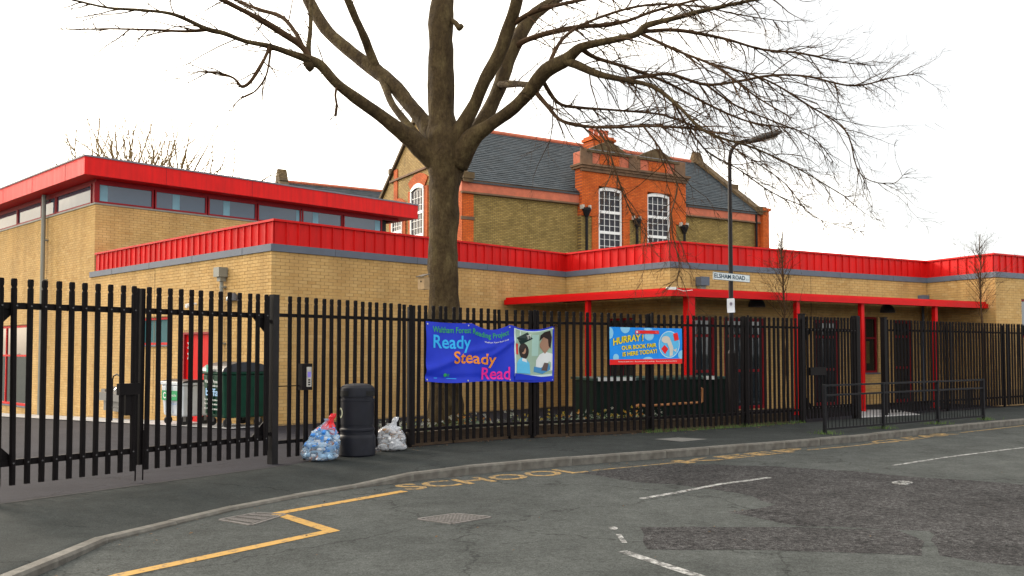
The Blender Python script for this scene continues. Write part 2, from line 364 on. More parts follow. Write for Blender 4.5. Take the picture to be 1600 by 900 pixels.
def resample(P, step):
    P = [Vector(p) for p in P]; out_ = [P[0].copy()]; acc = 0
    for a, b in zip(P, P[1:]):
        l_ = (b - a).length; t = step - acc
        while t <= l_: out_.append(a.lerp(b, t / l_)); t += step
        acc = (acc + l_) % step if True else 0
    return out_
def smooth(P, it=2):
    P = [Vector(p) for p in P]
    for _ in range(it):
        Q = [P[0]]
        for a, b in zip(P, P[1:]): Q += [a.lerp(b, .25), a.lerp(b, .75)]
        P = Q + [P[-1]]
    return P
def param(P, n):
    P = [Vector(p) for p in P]; ls = [(b - a).length for a, b in zip(P, P[1:])]; T = sum(ls); r = []
    for i in range(n + 1):
        s_ = T * i / n; k = 0
        while k < len(ls) - 1 and s_ > ls[k]: s_ -= ls[k]; k += 1
        r.append(P[k].lerp(P[k + 1], min(1, s_ / ls[k])))
    return r

# terrain to the horizon
MB().add([(-700, -700, -1.9), (700, -700, -1.9), (700, 700, -1.9), (-700, 700, -1.9)], [(0, 1, 2, 3)]).build('ground', pm('far_ground', (.07, .075, .05), .95, .3, .3), kind='structure')
# kerb
KC = smooth(KERB[1:-1], 2); KC = [KERB[0]] + KC + [KERB[-1]]
KSM = KC
kerb_root = empty('kerb', (0, 0, 0), kind='structure')
def kerb_mesh(l_):
    m = MB(); w, h, b = .125, .30, .022
    prof = [(0, -h), (-w, -h), (-w, -b), (-w + b, 0), (0, 0)]
    n = len(prof); vs = []
    for x in (.004, l_ - .004): vs += [(x, y, z) for y, z in prof]
    m.add(vs, [tuple(range(n)), tuple(range(n, 2 * n))[::-1]] + [((k + 1) % n, k, n + k, n + (k + 1) % n) for k in range(n)])
    return m.mesh('kerb_stone', M_KERB)
KSTEP = .915
kme = kerb_mesh(KSTEP)
near = [p for p in KC if p.y > -1.2 and p.y < 40]
RS = resample(near, KSTEP)
for i, (a, b) in enumerate(zip(RS, RS[1:])):
    if a.y < 2: continue
    x = (b - a).normalized(); up = Vector((0, 0, 1)); y = up.cross(x).normalized(); z = x.cross(y)
    M = Matrix(((x.x, y.x, z.x, a.x), (x.y, y.y, z.y, a.y), (x.z, y.z, z.z, a.z + random.uniform(-.004, .004)), (0, 0, 0, 1)))
    inst(kme, 'kerb_stone', kerb_root, M)
# road sheet: from the kerb outward
m = MB(); kp = [(p.x - 0.02, p.y + .02) for p in KC]
vs = []; fs = []
n = len(KC)
for p in KC: vs.append((p.x, p.y, ROADZ))
rim = []
for i, p in enumerate(KC):
    t = (KC[min(i + 1, n - 1)] - KC[max(0, i - 1)]).normalized()
    rim.append((p.x + (t.y) * .01, p.y, ROADZ))
far = []
for i, p in enumerate(KC):
    f_ = i / (n - 1)
    far.append((30 + 120 * f_, -60 + 20 * f_, ROADZ))
m.add(vs + far, [(i, n + i, n + i + 1, i + 1) for i in range(n - 1)])
m.build('road', M_ROAD, kind='structure', fix=True)
# pavement: ruled between kerb back edge and the fence line
NC = 160; NR = 12
kk = []; ff = []
# split so that both lines advance together: match by nearest parameter
KP = param([p for p in KC if -1.2 < p.y], NC) if False else None
KPn = [p for p in KC]
Kp = []
anchors = [(0, 0), (1, 1)]
# walk along fence line, find matching kerb point by direction (perpendicular-ish nearest)
FL = param([Vector((x, y, 0)) for x, y in NF[1:-1]], NC)
KD = param([p for p in KC if p.y > -4.5 and p.y < 45 and p.x < 40], 600)
last = 0
for i, f_ in enumerate(FL):
    j = min(range(last, len(KD)), key=lambda q: (KD[q].xy - f_.xy).length)
    if i == 0: j = 0
    last = j; Kp.append(KD[j])
vs = []; fs = []
for i in range(NC + 1):
    a = Kp[i]; b = FL[i]; D = (b.xy - a.xy).length
    for r_ in range(NR + 1):
        t = (max(0, r_ - 1) / (NR - 1)) ** 1.3; q = a.lerp(b, t)
        dist = D * t; k = min(1, dist / max(.3, min(1.6, D * .6))); k = k * k * (3 - 2 * k)
        z = a.z * (1 - k) - .003
        if r_ == 0:
            tt = (a.xy - b.xy).normalized(); q = Vector((a.x + tt.x * .09, a.y + tt.y * .09, 0)); z = a.z - .03
        vs.append((q.x, q.y, z))
for i in range(NC):
    for r_ in range(NR):
        p = i * (NR + 1) + r_; fs.append((p, p + NR + 1, p + NR + 2, p + 1))
MB().add(vs, fs).build('pavement', M_PAVE, kind='structure', fix=True, smooth=True)
# yard behind the fence line
vs = []; fs = []; NY = 40
for i in range(NC + 1):
    b = FL[i]
    for r_ in range(NY + 1):
        x = b.x - 14 * r_ / NY * (1 if b.x < -3 else .3); y = b.y + 34 * r_ / NY
        vs.append((x, y, yardz(x, y) - .012))
for i in range(NC):
    for r_ in range(NY):
        p = i * (NY + 1) + r_; fs.append((p, p + NY + 1, p + NY + 2, p + 1))
MB().add(vs, fs).build('yard', M_YARD, kind='structure', fix=True, smooth=True)

# ---- painted markings, covers, patches on the road
def strip(P, w, z, m=None):
    m = m or MB(); P = [Vector((p[0], p[1], 0)) for p in P]; n = len(P); vs = []
    for i, p in enumerate(P):
        t0 = (P[i] - P[max(0, i - 1)]); t1 = (P[min(n - 1, i + 1)] - P[i])
        if t0.length < 1e-6: t0 = t1
        if t1.length < 1e-6: t1 = t0
        t0.normalize(); t1.normalize(); t = (t0 + t1).normalized(); c = max(.35, t.dot(t1))
        nn = Vector((-t.y, t.x, 0)) * (w / 2 / c)
        vs += [(p.x + nn.x, p.y + nn.y, z), (p.x - nn.x, p.y - nn.y, z)]
    return m.add(vs, [(2 * i, 2 * i + 1, 2 * i + 3, 2 * i + 2) for i in range(n - 1)])
strip([NF[1], NF[2], NF[3], NF[4]], .035, .003).build('pavement_joint', pm('joint_tar', (.008, .008, .009), .9), kind='structure')
RZ = ROADZ + .004
gp = lambda x, y: pix(x, y, Z=RZ)
strip([gp(60, 936), gp(190, 898), gp(518, 829), gp(432, 802), gp(632, 767)], .13, RZ).build('yellow_zigzag_line', M_YEL, kind='structure')
strip([gp(925, 735), gp(1000, 728), gp(1064, 722)], .05, RZ).build('yellow_edge_line', M_YELW, kind='structure')
strip([gp(1262, 703), gp(1330, 697), gp(1400, 689)], .06, RZ).build('yellow_edge_line', M_YELW, kind='structure')
strip([gp(1500, 676), gp(1560, 669.5), gp(1640, 660)], .06, RZ).build('yellow_edge_line', M_YELW, kind='structure')
strip([gp(972, 861), gp(1030, 880), gp(1110, 906), gp(1180, 930)], .10, RZ).build('white_lane_line', M_WHT, kind='structure')
strip([gp(1002, 779), gp(1060, 769), gp(1120, 757), gp(1203, 746)], .085, RZ).build('white_lane_line', M_WHT, kind='structure')
strip([gp(1396, 727), gp(1480, 714), gp(1575, 702), gp(1650, 694)], .07, RZ).build('white_lane_line', M_WHT, kind='structure')
mm_ = MB(); c = gp(958, 825)
mm_.add([(c.x + .045 * math.cos(k * .5236), c.y + .075 * math.sin(k * .5236), RZ) for k in range(12)], [tuple(range(12))])
strip([gp(966, 834), gp(976, 848)], .05, RZ, mm_)
mm_.build('white_lane_mark', M_WHT, kind='structure')
def road_word(word, p0, p1, hgt, mat):
    (vs, fs) = text2d(word, 1.0, bold=.02)
    x0 = min(v[0] for v in vs); x1 = max(v[0] for v in vs); y0 = min(v[1] for v in vs); y1 = max(v[1] for v in vs)
    a, b = Vector(p0), Vector(p1); d = (b - a); n_ = Vector((-d.y, d.x, 0)).normalized()
    MB().add([tuple(a + d * ((v[0] - x0) / (x1 - x0)) + n_ * (hgt * (v[1] - y0) / (y1 - y0))) for v in vs], fs).build('road_lettering', mat, kind='structure')
road_word('SCHOOL', gp(640, 766), gp(922, 737), .50, M_YELW)
road_word('KEEP', gp(1074, 724), gp(1270, 703), .36, M_YELW)
road_word('CLEAR', gp(1380, 693), gp(1500, 678), .36, M_YELW)
def poly_patch(name, pts, mat, z=RZ - .001, jag=.05):
    P = [gp(*p) for p in pts]; q = []
    for a, b in zip(P, P[1:] + P[:1]):
        k = max(2, int((b - a).length / .25))
        for i in range(k):
            t = a.lerp(b, i / k); q.append((t.x + random.uniform(-jag, jag), t.y + random.uniform(-jag, jag), z))
    MB().add(q, [tuple(range(len(q)))]).build(name, mat, kind='structure', fix=True)
poly_patch('road_patch', [(1000, 823), (1180, 823), (1400, 827), (1446, 846), (1440, 868), (1250, 860), (1012, 857)], M_PATCH, RZ - .002, .03)
poly_patch('road_patch', [(900, 738), (1060, 724), (1180, 727), (1330, 736), (1440, 745), (1560, 752), (1700, 765), (1760, 850), (1600, 884), (1470, 866), (1450, 828), (1250, 822), (1130, 800), (1210, 789), (1150, 768), (1080, 760), (990, 752)], M_PATCH, RZ - .003, .06)
M_IRON = pm('cover_iron', (.13, .12, .112), .7, .25, 20, bump=.2, dirt=.3)
def cover(corners, name, label, rows, cols, gap=.35):
    P = [gp(*c) for c in corners]; c0 = sum(P, Vector()) / 4
    r_ = empty(name, (c0.x, c0.y, RZ), label=label, cat='manhole cover')
    fr = MB()
    for a, b in zip(P, P[1:] + P[:1]):
        d, l_ = unit(a, b); fr.obox((a.x, a.y), d, 0, l_, 0, -.03, RZ - .02, RZ + .006)
    fr.build('frame', M_IRON, r_)
    q = lambda u, v: (P[0].lerp(P[1], u)).lerp(P[3].lerp(P[2], u), v)
    pl = MB().add([tuple(q(.02, .02) + Vector((0, 0, -.001))), tuple(q(.98, .02) + Vector((0, 0, -.001))), tuple(q(.98, .98) + Vector((0, 0, -.001))), tuple(q(.02, .98) + Vector((0, 0, -.001)))], [(0, 1, 2, 3)])
    pl.build('plate', pm('cover_dark', (.05, .045, .042), .8, .2, 10), r_)
    st = MB()
    for i in range(rows):
        for j in range(cols):
            u0, u1 = .05 + .9 * (i + gap / 2) / rows, .05 + .9 * (i + 1 - gap / 2) / rows; v0, v1 = .05 + .9 * (j + gap / 2) / cols, .05 + .9 * (j + 1 - gap / 2) / cols
            pp = [q(u0, v0), q(u1, v0), q(u1, v1), q(u0, v1)]
            st.hexa([tuple(p) for p in pp] + [(p.x, p.y, p.z + .006) for p in pp])
    st.build('tread_studs', M_IRON, r_, kind='stuff')
    return r_
cover([(655, 811), (712, 803), (765, 808), (706, 818)], 'manhole_cover', 'rusty square manhole cover in the middle of the road', 9, 9)
cover([(345, 812), (400, 802), (444, 804), (392, 820)], 'drain_cover', 'worn slatted drain cover near the dropped kerb', 3, 10, .4)
c_ = cover([(1396, 754), (1408, 752), (1424, 754), (1412, 757)], 'valve_cover', 'small pale valve cover on the rough road surface', 2, 2)
for k in c_.children: k.data.materials[0] = M_WHT
# paving slab in the pavement
P = [pix(1022, 686, Z=.004), pix(1066, 690, Z=.004), pix(1106, 686, Z=.004), pix(1060, 683.5, Z=.004)]
MB().add([tuple(p) for p in P], [(0, 1, 2, 3)]).build('paving_slab', pm('slab', (.13, .13, .12), .9, .2, 8), kind='structure', fix=True)

# pale concrete apron along the left walls
m = MB(); nseg = 24; vs = []
for i in range(nseg + 1):
    t = -.2 + 26 * i / nseg; nW = (-dW[1], dW[0])
    for k in (0, 1.05):
        x = B1[0] + dW[0] * t - .692 * k; y = B1[1] + dW[1] * t - .722 * k
        vs.append((x, y, yardz(x, y) + .01))
m.add(vs, [(2 * i, 2 * i + 1, 2 * i + 3, 2 * i + 2) for i in range(nseg)]).build('concrete_apron', M_CONC, kind='structure', fix=True)
# pale ramp seen through the open gate
P = [pix(1340, 653, Z=.01), pix(1440, 648, Z=.01), pix(1400, 640, Z=.01), pix(1340, 640, Z=.01)]
MB().add([tuple(p) for p in P], [(0, 1, 2, 3)]).build('concrete_path', M_CONC, kind='structure', fix=True)

# ---------------------------------------------------------------- brick buildings of the new school
BR_V = []
for k in range(12):
    t = min(1, max(0, random.gauss(.5, .18))); b = MB()
    b.hexa([(0, 0, 0), (.215, 0, 0), (.215, .03, 0), (0, .03, 0), (0, 0, .065), (.215, 0, .065), (.215, .03, .065), (0, .03, .065)], t)
    BR_V.append(b.mesh('brick', M_BRICK))
def wall(root, O, d, length, z0, z1, openings=(), stuff=None, single=None, name='wall', zlay=None, cap=999):
    us = sorted({0, length, *[o[0] for o in openings], *[o[1] for o in openings]}); zs = sorted({z0, z1, *[o[2] for o in openings], *[o[3] for o in openings]})
    us = [u for u in us if 0 <= u <= length]; zs = [z for z in zs if z0 <= z <= z1]
    m = MB(); n_ = (d[1], -d[0])
    q = lambda u, k, z: (O[0] + d[0] * u + n_[0] * k, O[1] + d[1] * u + n_[1] * k, z)
    for a, b in zip(us, us[1:]):
        for c, e in zip(zs, zs[1:]):
            um, zm = (a + b) / 2, (c + e) / 2
            if any(o[0] < um < o[1] and o[2] < zm < o[3] for o in openings): continue
            m.add([q(a, -.010, c), q(b, -.010, c), q(b, -.010, e), q(a, -.010, e)], [(0, 1, 2, 3)])
    for o in openings:
        for (a, b, c, e) in ((o[0], o[0], o[2], o[3]), (o[1], o[1], o[2], o[3])):
            m.add([q(a, -.01, c), q(a, -.2, c), q(a, -.2, e), q(a, -.01, e)], [(0, 1, 2, 3)])
        for z in (o[2], o[3]): m.add([q(o[0], -.01, z), q(o[1], -.01, z), q(o[1], -.2, z), q(o[0], -.2, z)], [(0, 1, 2, 3)])
    w_ = m.build(name, M_MORTAR, root)
    zb = zlay if zlay is not None else z0
    nc = int((z1 - zb) / .075); cnt = 0
    for r_ in range(nc):
        z = z1 - (r_ + 1) * .075 + .008
        u = -(.1125 if r_ % 2 else 0)
        while u < length:
            a, b = max(u, 0), min(u + .215, length); u += .225
            if b - a < .03: continue
            hit = False
            for o in openings:
                if a < o[1] and b > o[0] and z < o[3] and z + .065 > o[2]:
                    if a < o[0] - .03: b = o[0]
                    elif b > o[1] + .03: a = o[1]
                    else: hit = True
            if hit: continue
            pr = random.uniform(-.002, .002)
            if single and b - a > .21 and single(a, z) and cnt < cap:
                inst(random.choice(BR_V), 'brick', w_, frameM(O, d, a, pr, z)); cnt += 1
            else:
                t = min(1, max(0, random.gauss(.5, .18)))
                p = [q(a, pr, z), q(b, pr, z), q(b, -.03, z), q(a, -.03, z)]
                stuff.hexa(p + [(x, y, zz + .065) for x, y, zz in p], t)
    return w_
def window(root, O, d, u0, u1, z0, z1, fmat, gmat, mull=(), trans=(), name='window', fw=.06, dep=-.07, panecount=True):
    f = MB()
    f.obox(O, d, u0, u1, dep - .05, dep + .02, z0, z0 + fw); f.obox(O, d, u0, u1, dep - .05, dep + .02, z1 - fw, z1)
    f.obox(O, d, u0, u0 + fw, dep - .05, dep + .02, z0 + fw, z1 - fw); f.obox(O, d, u1 - fw, u1, dep - .05, dep + .02, z0 + fw, z1 - fw)
    ms = [u0 + fw] + [u0 + (u1 - u0) * k for k in mull] + [u1 - fw]; ts = [z0 + fw] + [z0 + (z1 - z0) * k for k in trans] + [z1 - fw]
    hw = fw * .4
    for k in ms[1:-1]: f.obox(O, d, k - hw, k + hw, dep - .045, dep + .015, z0 + fw, z1 - fw)
    for k in ts[1:-1]: f.obox(O, d, u0 + fw, u1 - fw, dep - .043, dep + .013, k - hw, k + hw)
    w_ = f.build(name, fmat, root)
    for a, b in zip(ms, ms[1:]):
        for c, e in zip(ts, ts[1:]):
            MB().obox(O, d, a, b, dep - .03, dep - .018, c, e).build('pane', gmat, w_)
    return w_
def sill(root, O, d, u0, u1, z, mat=M_GREY):
    MB().obox(O, d, u0 - .04, u1 + .04, -.1, .04, z - .04, z).build('sill', mat, root)

# --- front block
ZB, ZG, ZT = 3.76, 3.92, 4.47
sch = empty('school_building', (B1[0], B1[1], 0), label='low buff brick school block with red panelled parapet and red canopy posts before it', cat='building')
ST = MB()
CH = [HB, B1, B2, B3, B4, B5, B6]
openL = []
dL, lenL = unit(HB, B1)
def ul(x): return on_line(HB, dL, x)
wu = (ul(219), ul(266)); du = (ul(287), ul(328))
YW = HB[1] + dL[1] * sum(wu) / 2; YD = HB[1] + dL[1] * sum(du) / 2
win1 = (wu[0], wu[1], zat(539, YW), zat(496, YW)); dr1 = (du[0], du[1], yardz(HB[0] + dL[0] * du[0], YD) - .0, zat(519, YD))
wall(sch, HB, dL, lenL, -.45, ZB, [win1, dr1], ST, lambda u, z: u > lenL - 2.6 and z > 1.9, zlay=-.3, cap=110)
w1 = window(sch, HB, dL, *win1, M_REDP, pm('teal_glass', (.02, .11, .13), .5, .1, 3, spec=.15)); sill(sch, HB, dL, win1[0], win1[1], win1[2])
dd = MB().obox(HB, dL, dr1[0], dr1[1], -.1, -.05, dr1[2], dr1[3]).build('door', M_REDP, sch)
df = MB()
for k in (0, 1): df.obox(HB, dL, (dr1[0], dr1[1] - .05)[k], (dr1[0] + .05, dr1[1])[k], -.06, .012, dr1[2], dr1[3] - .05)
df.obox(HB, dL, dr1[0], dr1[1], -.06, .012, dr1[3] - .05, dr1[3]); df.build('frame', M_DRED, dd)
um = (dr1[0] + dr1[1]) / 2
MB().obox(HB, dL, um - .004, um + .004, -.055, -.046, dr1[2], dr1[3] - .06).build('seam', M_DRED, dd)
for z_ in (dr1[3] - .32, dr1[3] - .58):
    h = MB()
    for a in (0, 2.09, 4.19):
        c0 = Vector((HB[0] + dL[0] * (dr1[0] + .22), HB[1] + dL[1] * (dr1[0] + .22), z_)); n_ = Vector((dL[1], -dL[0], 0))
        e = c0 + (Vector((dL[0], dL[1], 0)) * math.cos(a) + Vector((0, 0, 1)) * math.sin(a)) * .085 + n_ * -.035
        h.tube([c0 + n_ * -.04, e], .018, 6)
    h.build('wall_mark', M_WHITE, dd)
dF, lenF = unit(B1, B2)
wall(sch, B1, dF, lenF, -.02, ZB, [], ST, lambda u, z: u < 3.4 and z > 2.2, zlay=0, cap=120)
dJ, lenJ = unit(B2, B3)
uJ = [on_line(B2, dJ, 948), on_line(B2, dJ, 992)]
oj = (uJ[0], uJ[1], .02, 2.5)
wall(sch, B2, dJ, lenJ, -.02, ZB, [oj], ST, lambda u, z: u > 2.6 and 2.9 < z, zlay=0, cap=30)
window(sch, B2, dJ, *oj, M_DRED, M_GLASS, (.5,), (.78,), name='glazed_door')
dR, lenR = unit(B3, B4)
ur = lambda x: on_line(B3, dR, x)
ops = [(ur(1084), ur(1119), .02, 2.5), (ur(1131), ur(1197), .02, 2.5), (ur(1273), ur(1311), .02, 2.5), (ur(1340), ur(1372), zat(583, 26.1), zat(494, 26.1)), (ur(1396), ur(1425), .02, 2.55)]
wall(sch, B3, dR, lenR, -.02, ZB, ops, ST, lambda u, z: u < 2.2 and z > 3.0, zlay=0, cap=40)
for i, o in enumerate(ops):
    if i == 3: window(sch, B3, dR, *o, M_DRED, M_GLASST, (.45,), (.62,)); sill(sch, B3, dR, o[0], o[1], o[2])
    else:
        w_ = window(sch, B3, dR, *o, M_DRED, M_GLASS, (.5,) if o[1] - o[0] > 1.2 else (), (.42, .8), name='glazed_door', fw=.09)
o = ops[3]
bk = MB().obox(B3, dR, o[0] - .5, o[1] + .9, -.42, -.40, o[2] - .5, o[3] + .5).build('blind_or_back_plate', pm('room_dark', (.06, .055, .03), .9), sch)  # no blind: dark plate added behind the glass to shut out daylight
MB().obox(B3, dR, o[0] + .12, o[1] - .15, -.22, -.2, o[2] + .28, o[2] + .95).build('poster', pm('yellow_paper', (.55, .40, .06), .7, .3, 6), sch)
dK, lenK = unit(B4, B5)
wall(sch, B4, dK, lenK, -.02, ZB, [], ST, None, zlay=.4)
wu6 = (on_line(B5, d2, 1597), on_line(B5, d2, 1640)); zz6 = (2.0, 3.15)
wall(sch, B5, d2, 9, -.02, ZB, [(wu6[0], wu6[1], *zz6)], ST, None, zlay=.4)
window(sch, B5, d2, wu6[0], wu6[1], *zz6, M_DRED, M_GLASS)
ST.build('brickwork', M_BRICK, sch, kind='stuff')
for O__, d__, u__ in ((B1, dF, 4.9), (HB, dL, 4.3), (B3, dR, 5.2)): MB().obox(O__, d__, u__, u__ + .014, -.005, .004, .0, ZB).build('movement_joint', pm('mastic', (.20, .135, .06), .8), sch)
for c_, (x_, y_) in ((B2, (0, 1)), (B4, (0, 1))): MB().box((c_[0] - .06, c_[1] + .012, -.02), (c_[0] + .06, c_[1] + .13, ZB)).build('corner_infill', M_MORTAR, sch)
# grey band, parapet core, panels, capping
gb = MB().ribbon(offset_chain(CH, .035), offset_chain(CH, -.5), ZB + .002, ZG).build('grey_band', M_GREY, sch)
jn = MB()
for (O, d, l_) in ((HB, dL, lenL), (B1, dF, lenF), (B3, dR, lenR)):
    u = 1.6
    while u < l_ - .3: jn.obox(O, d, u, u + .012, .03, .038, ZB + .004, ZG + .002); u += 2.4
jn.build('band_joint', pm('joint_dark', (.06, .065, .08), .7), gb)
CI = offset_chain(CH, -.16)
core = MB().ribbon(CI, offset_chain(CH, -.5), ZG + .003, ZT - .03).build('parapet', M_RED, sch)
def panel_mesh(w, h):
    m = MB(); P = [(0, 0), (w - .022, 0), (w - .022, -.032), (w - .002, -.032), (w - .002, .0)]
    vs = [(x, y, z) for z in (0, h) for x, y in P]; n_ = len(P)
    m.add(vs, [(k, k + 1, n_ + k + 1, n_ + k) for k in range(n_ - 1)])
    return m.mesh('panel', M_RED)
for i in range(len(CI) - 1):
    d, l_ = unit(CI[i], CI[i + 1]); k = max(1, round(l_ / .305)); w_ = l_ / k; me = panel_mesh(w_, ZT - ZG - .035)
    for j in range(k): inst(me, 'panel', core, frameM(CI[i], d, j * w_, .012, ZG + .004))
MB().ribbon(offset_chain(CH, -.10), offset_chain(CH, -.52), ZT - .028, ZT + .02).build('capping', M_RED, sch)
rf = [(*p, ZT - .25) for p in offset_chain(CH, -.45)] + [(30, 45, ZT - .25), (-4, 47, ZT - .25)]
MB().add(rf, [tuple(range(len(rf)))]).build('roof', pm('roof_felt', (.08, .08, .085), .9, .2, 2), sch)
# rainwater goods and wall fittings on the block
def downpipe(root, O, d, u, ztop, zbot, r_=.045, mat=M_LGREY, hop=True, name='downpipe', k=.09):
    n_ = (d[1], -d[0]); c = (O[0] + d[0] * u + n_[0] * k, O[1] + d[1] * u + n_[1] * k)
    m = MB(); m.tube([(c[0], c[1], zbot), (c[0], c[1], ztop)], r_, 8)
    z = zbot + .5
    while z < ztop: m.obox((c[0], c[1]), d, -r_ - .03, r_ + .03, -k + .01, .02, z, z + .04); z += 1.3
    p = m.build(name, mat, root)
    if hop:
        h = MB(); h.obox(O, d, u - .13, u + .13, .012, .012 + .22, ztop - .02, ztop + .2); h.obox(O, d, u - .08, u + .08, .03, .17, ztop - .12, ztop - .02); h.build('hopper', mat, p)
    return p
up_ = ul(351); downpipe(sch, HB, dL, up_, zat(432, HB[1] + dL[1] * up_), yardz(-6, 20), mat=M_LGREY)
up_ = ur(1444); downpipe(sch, B3, dR, min(up_, lenR - .35), 3.15, 0, mat=M_GREY)
up_ = ur(1088); q = MB(); zc = zat(440, B3[1] + dR[1] * up_)
q.obox(B3, dR, up_ - .02, up_ + .26, .01, .24, zc - .11, zc + .12); vb = q.build('vent_box', M_GREY, sch); MB().obox(B3, dR, up_ + .03, up_ + .2, .012, .16, zc - .32, zc - .11).build('duct', M_LGREY, vb)
def dome_lamp(root, O, d, u, z, r_=.17):
    n_ = (d[1], -d[0]); m = MB(); c = Vector((O[0] + d[0] * u, O[1] + d[1] * u, z)); vs = []; fs = []
    for i in range(7):
        a = math.pi / 2 * i / 6
        for k in range(13):
            b = math.pi * k / 12
            vs.append(c + Vector((d[0], d[1], 0)) * (-math.cos(b) * r_ * math.cos(a)) + Vector((n_[0], n_[1], 0)) * (math.sin(b) * r_ * math.cos(a) * 1.1 + .01) + Vector((0, 0, math.sin(a) * r_ * 1.1)))
    for i in range(6):
        for k in range(12): fs.append((i * 13 + k, i * 13 + k + 1, (i + 1) * 13 + k + 1, (i + 1) * 13 + k))
    fs.append(tuple(range(13))[::-1])
    return m.add(vs, fs).build('wall_lamp', pm('lamp_grey', (.06, .06, .07), .4, .1, 5), root, smooth=False)
dome_lamp(sch, HB, dL, ul(366), zat(470, HB[1] + dL[1] * ul(366)), .17)
dome_lamp(sch, B3, dR, ur(1180), zat(480, B3[1] + dR[1] * ur(1180)), .26)
dome_lamp(sch, B3, dR, ur(1384), zat(489, B3[1] + dR[1] * ur(1384)), .26)
uc = ul(306); zc = zat(475, HB[1] + dL[1] * uc); m = MB(); n_ = Vector((dL[1], -dL[0], 0)); c = Vector((HB[0] + dL[0] * uc, HB[1] + dL[1] * uc, zc))
m.tube([c, c + n_ * .12], .03, 8); m.tube([c + n_ * .1 - Vector((0, 0, .03)), c + n_ * .26 - Vector((0, 0, .06))], .055, 10); m.build('security_camera', M_WHITE, sch)

# --- canopy
ZC = 2.93
Kc = (3.66, 20.05); dA = (-.7071, .7071)
uA = (B1[0] + dF[0] * 0 - Kc[0], 0)
# length to the front wall: solve K + dA*s on wall line B1 + dF*t
det = dA[0] * -dF[1] + dA[1] * dF[0]
sA = ((B1[0] - Kc[0]) * -dF[1] + (B1[1] - Kc[1]) * dF[0]) / det - .05
A0 = (Kc[0] + dA[0] * sA, Kc[1] + dA[1] * sA)
sE = on_line(Kc, d2, 1580); E0 = (Kc[0] + d2[0] * sE, Kc[1] + d2[1] * sE)
can = empty('entrance_canopy', (Kc[0], Kc[1], 0), label='red steel canopy on posts along the entrance side of the school', cat='canopy')
CC = [A0, Kc, E0]
MB().ribbon(CC, offset_chain(CC, -.06), ZC - .075, ZC + .055).build('gutter', M_REDP, can)
MB().ribbon(offset_chain(CC, -.07), offset_chain(CC, -.30), ZC - .01, ZC + .12).build('edge_beam', M_REDP, can)
ci = offset_chain(CC, -.31)
rp = [(*ci[0], ZC + .09), (*ci[1], ZC + .09), (*ci[2], ZC + .09), (B4[0] + (B5[0] - B4[0]) * .55 + .02, B4[1] + (B5[1] - B4[1]) * .55 - .04, ZC + .12), (B4[0] - .02, B4[1] - .05, ZC + .12), (B3[0] - .01, B3[1] - .03, ZC + .12), (B2[0], B2[1] - .03, ZC + .12)]
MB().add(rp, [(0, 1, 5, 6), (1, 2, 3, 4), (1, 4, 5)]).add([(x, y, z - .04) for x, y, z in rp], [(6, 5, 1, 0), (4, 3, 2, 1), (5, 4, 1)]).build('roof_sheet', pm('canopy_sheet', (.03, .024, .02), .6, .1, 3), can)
for x in (919, 1077, 1245, 1346, 1461):
    if x < 1070: O_, dd_ = offset_chain(CC, -.16)[1], dA
    else: O_, dd_ = offset_chain(CC, -.16)[1], d2
    u_ = on_line(O_, dd_, x); c = (O_[0] + dd_[0] * u_, O_[1] + dd_[1] * u_); hw = .06 if x != 1077 else .10
    p = MB().obox(c, d2, -hw, hw, -hw, hw, .01, ZC - .02).build('post', M_REDP, can); bevel(p, .01)
    MB().obox(c, d2, -hw - .05, hw + .05, -hw - .05, hw + .05, .0, .012).build('base_plate', M_REDP, p)

kx = pix(1041, 452, Y=19.98); MB().box((kx.x, 19.93, ZC + .058), (kx.x + .22, 20.02, ZC + .12)).build('alarm_box', M_WHITE, can)
MB().tube([(kx.x + .22, 19.97, ZC + .08), (kx.x + .4, 20.0, ZC + .03), (kx.x + .62, 20.1, ZC + .06)], .008, 5).build('cable', M_WHITE, can)
# --- hall
H1 = (HB[0] + .05, HB[1] + .12)
hall = empty('sports_hall', (H1[0], H1[1], -.4), label='taller buff brick hall with high strip windows and deep red overhanging fascia', cat='building')
HL = (H1[0] + dW[0] * 15, H1[1] + dW[1] * 15); dHR = dF; H2 = (H1[0] + dHR[0] * 11.3, H1[1] + dHR[1] * 11.3)
ZH = zat(319, H1[1]); ZW = ZH + .66
dHL, lenHL = unit(HL, H1); ST2 = MB()
uh = lambda x: on_line(HL, dHL, x)
gw = (uh(-30), uh(49)); YG = HL[1] + dHL[1] * gw[1]
og = (max(.2, gw[0]), gw[1], zat(636, YG), zat(507, YG))
wall(hall, HL, dHL, lenHL, -1.2, ZH, [og], ST2, lambda u, z: u > lenHL - 3 and z > 4.0, zlay=-.7, cap=170)
window(hall, HL, dHL, *og, M_REDP, M_GLASS, (.5,), (.62,), fw=.08); sill(hall, HL, dHL, og[0], og[1], og[2])
wall(hall, H1, dHR, 11.3, 0, ZH, [], ST2, lambda u, z: u < 3 and z > 4.3, zlay=3.2, cap=130)
ST2.build('brickwork', M_BRICK, hall, kind='stuff')
HC = [HL, H1, H2, (H2[0] - .707 * 8, H2[1] + .707 * 8)]
MB().ribbon(offset_chain(HC, .03), offset_chain(HC, -.12), ZH + .002, ZH + .05).build('sill', M_LGREY, hall)
def strip_windows(O, d, edges, z0, z1):
    for a, b in edges: window(hall, O, d, a, b, z0, z1, M_DRED, M_GLASSB, (), (), fw=.05, dep=-.03)
hr = lambda x: on_line(H1, dHR, x)
e_ = [hr(148), hr(238), hr(322), hr(400), hr(470), hr(535), hr(597)]
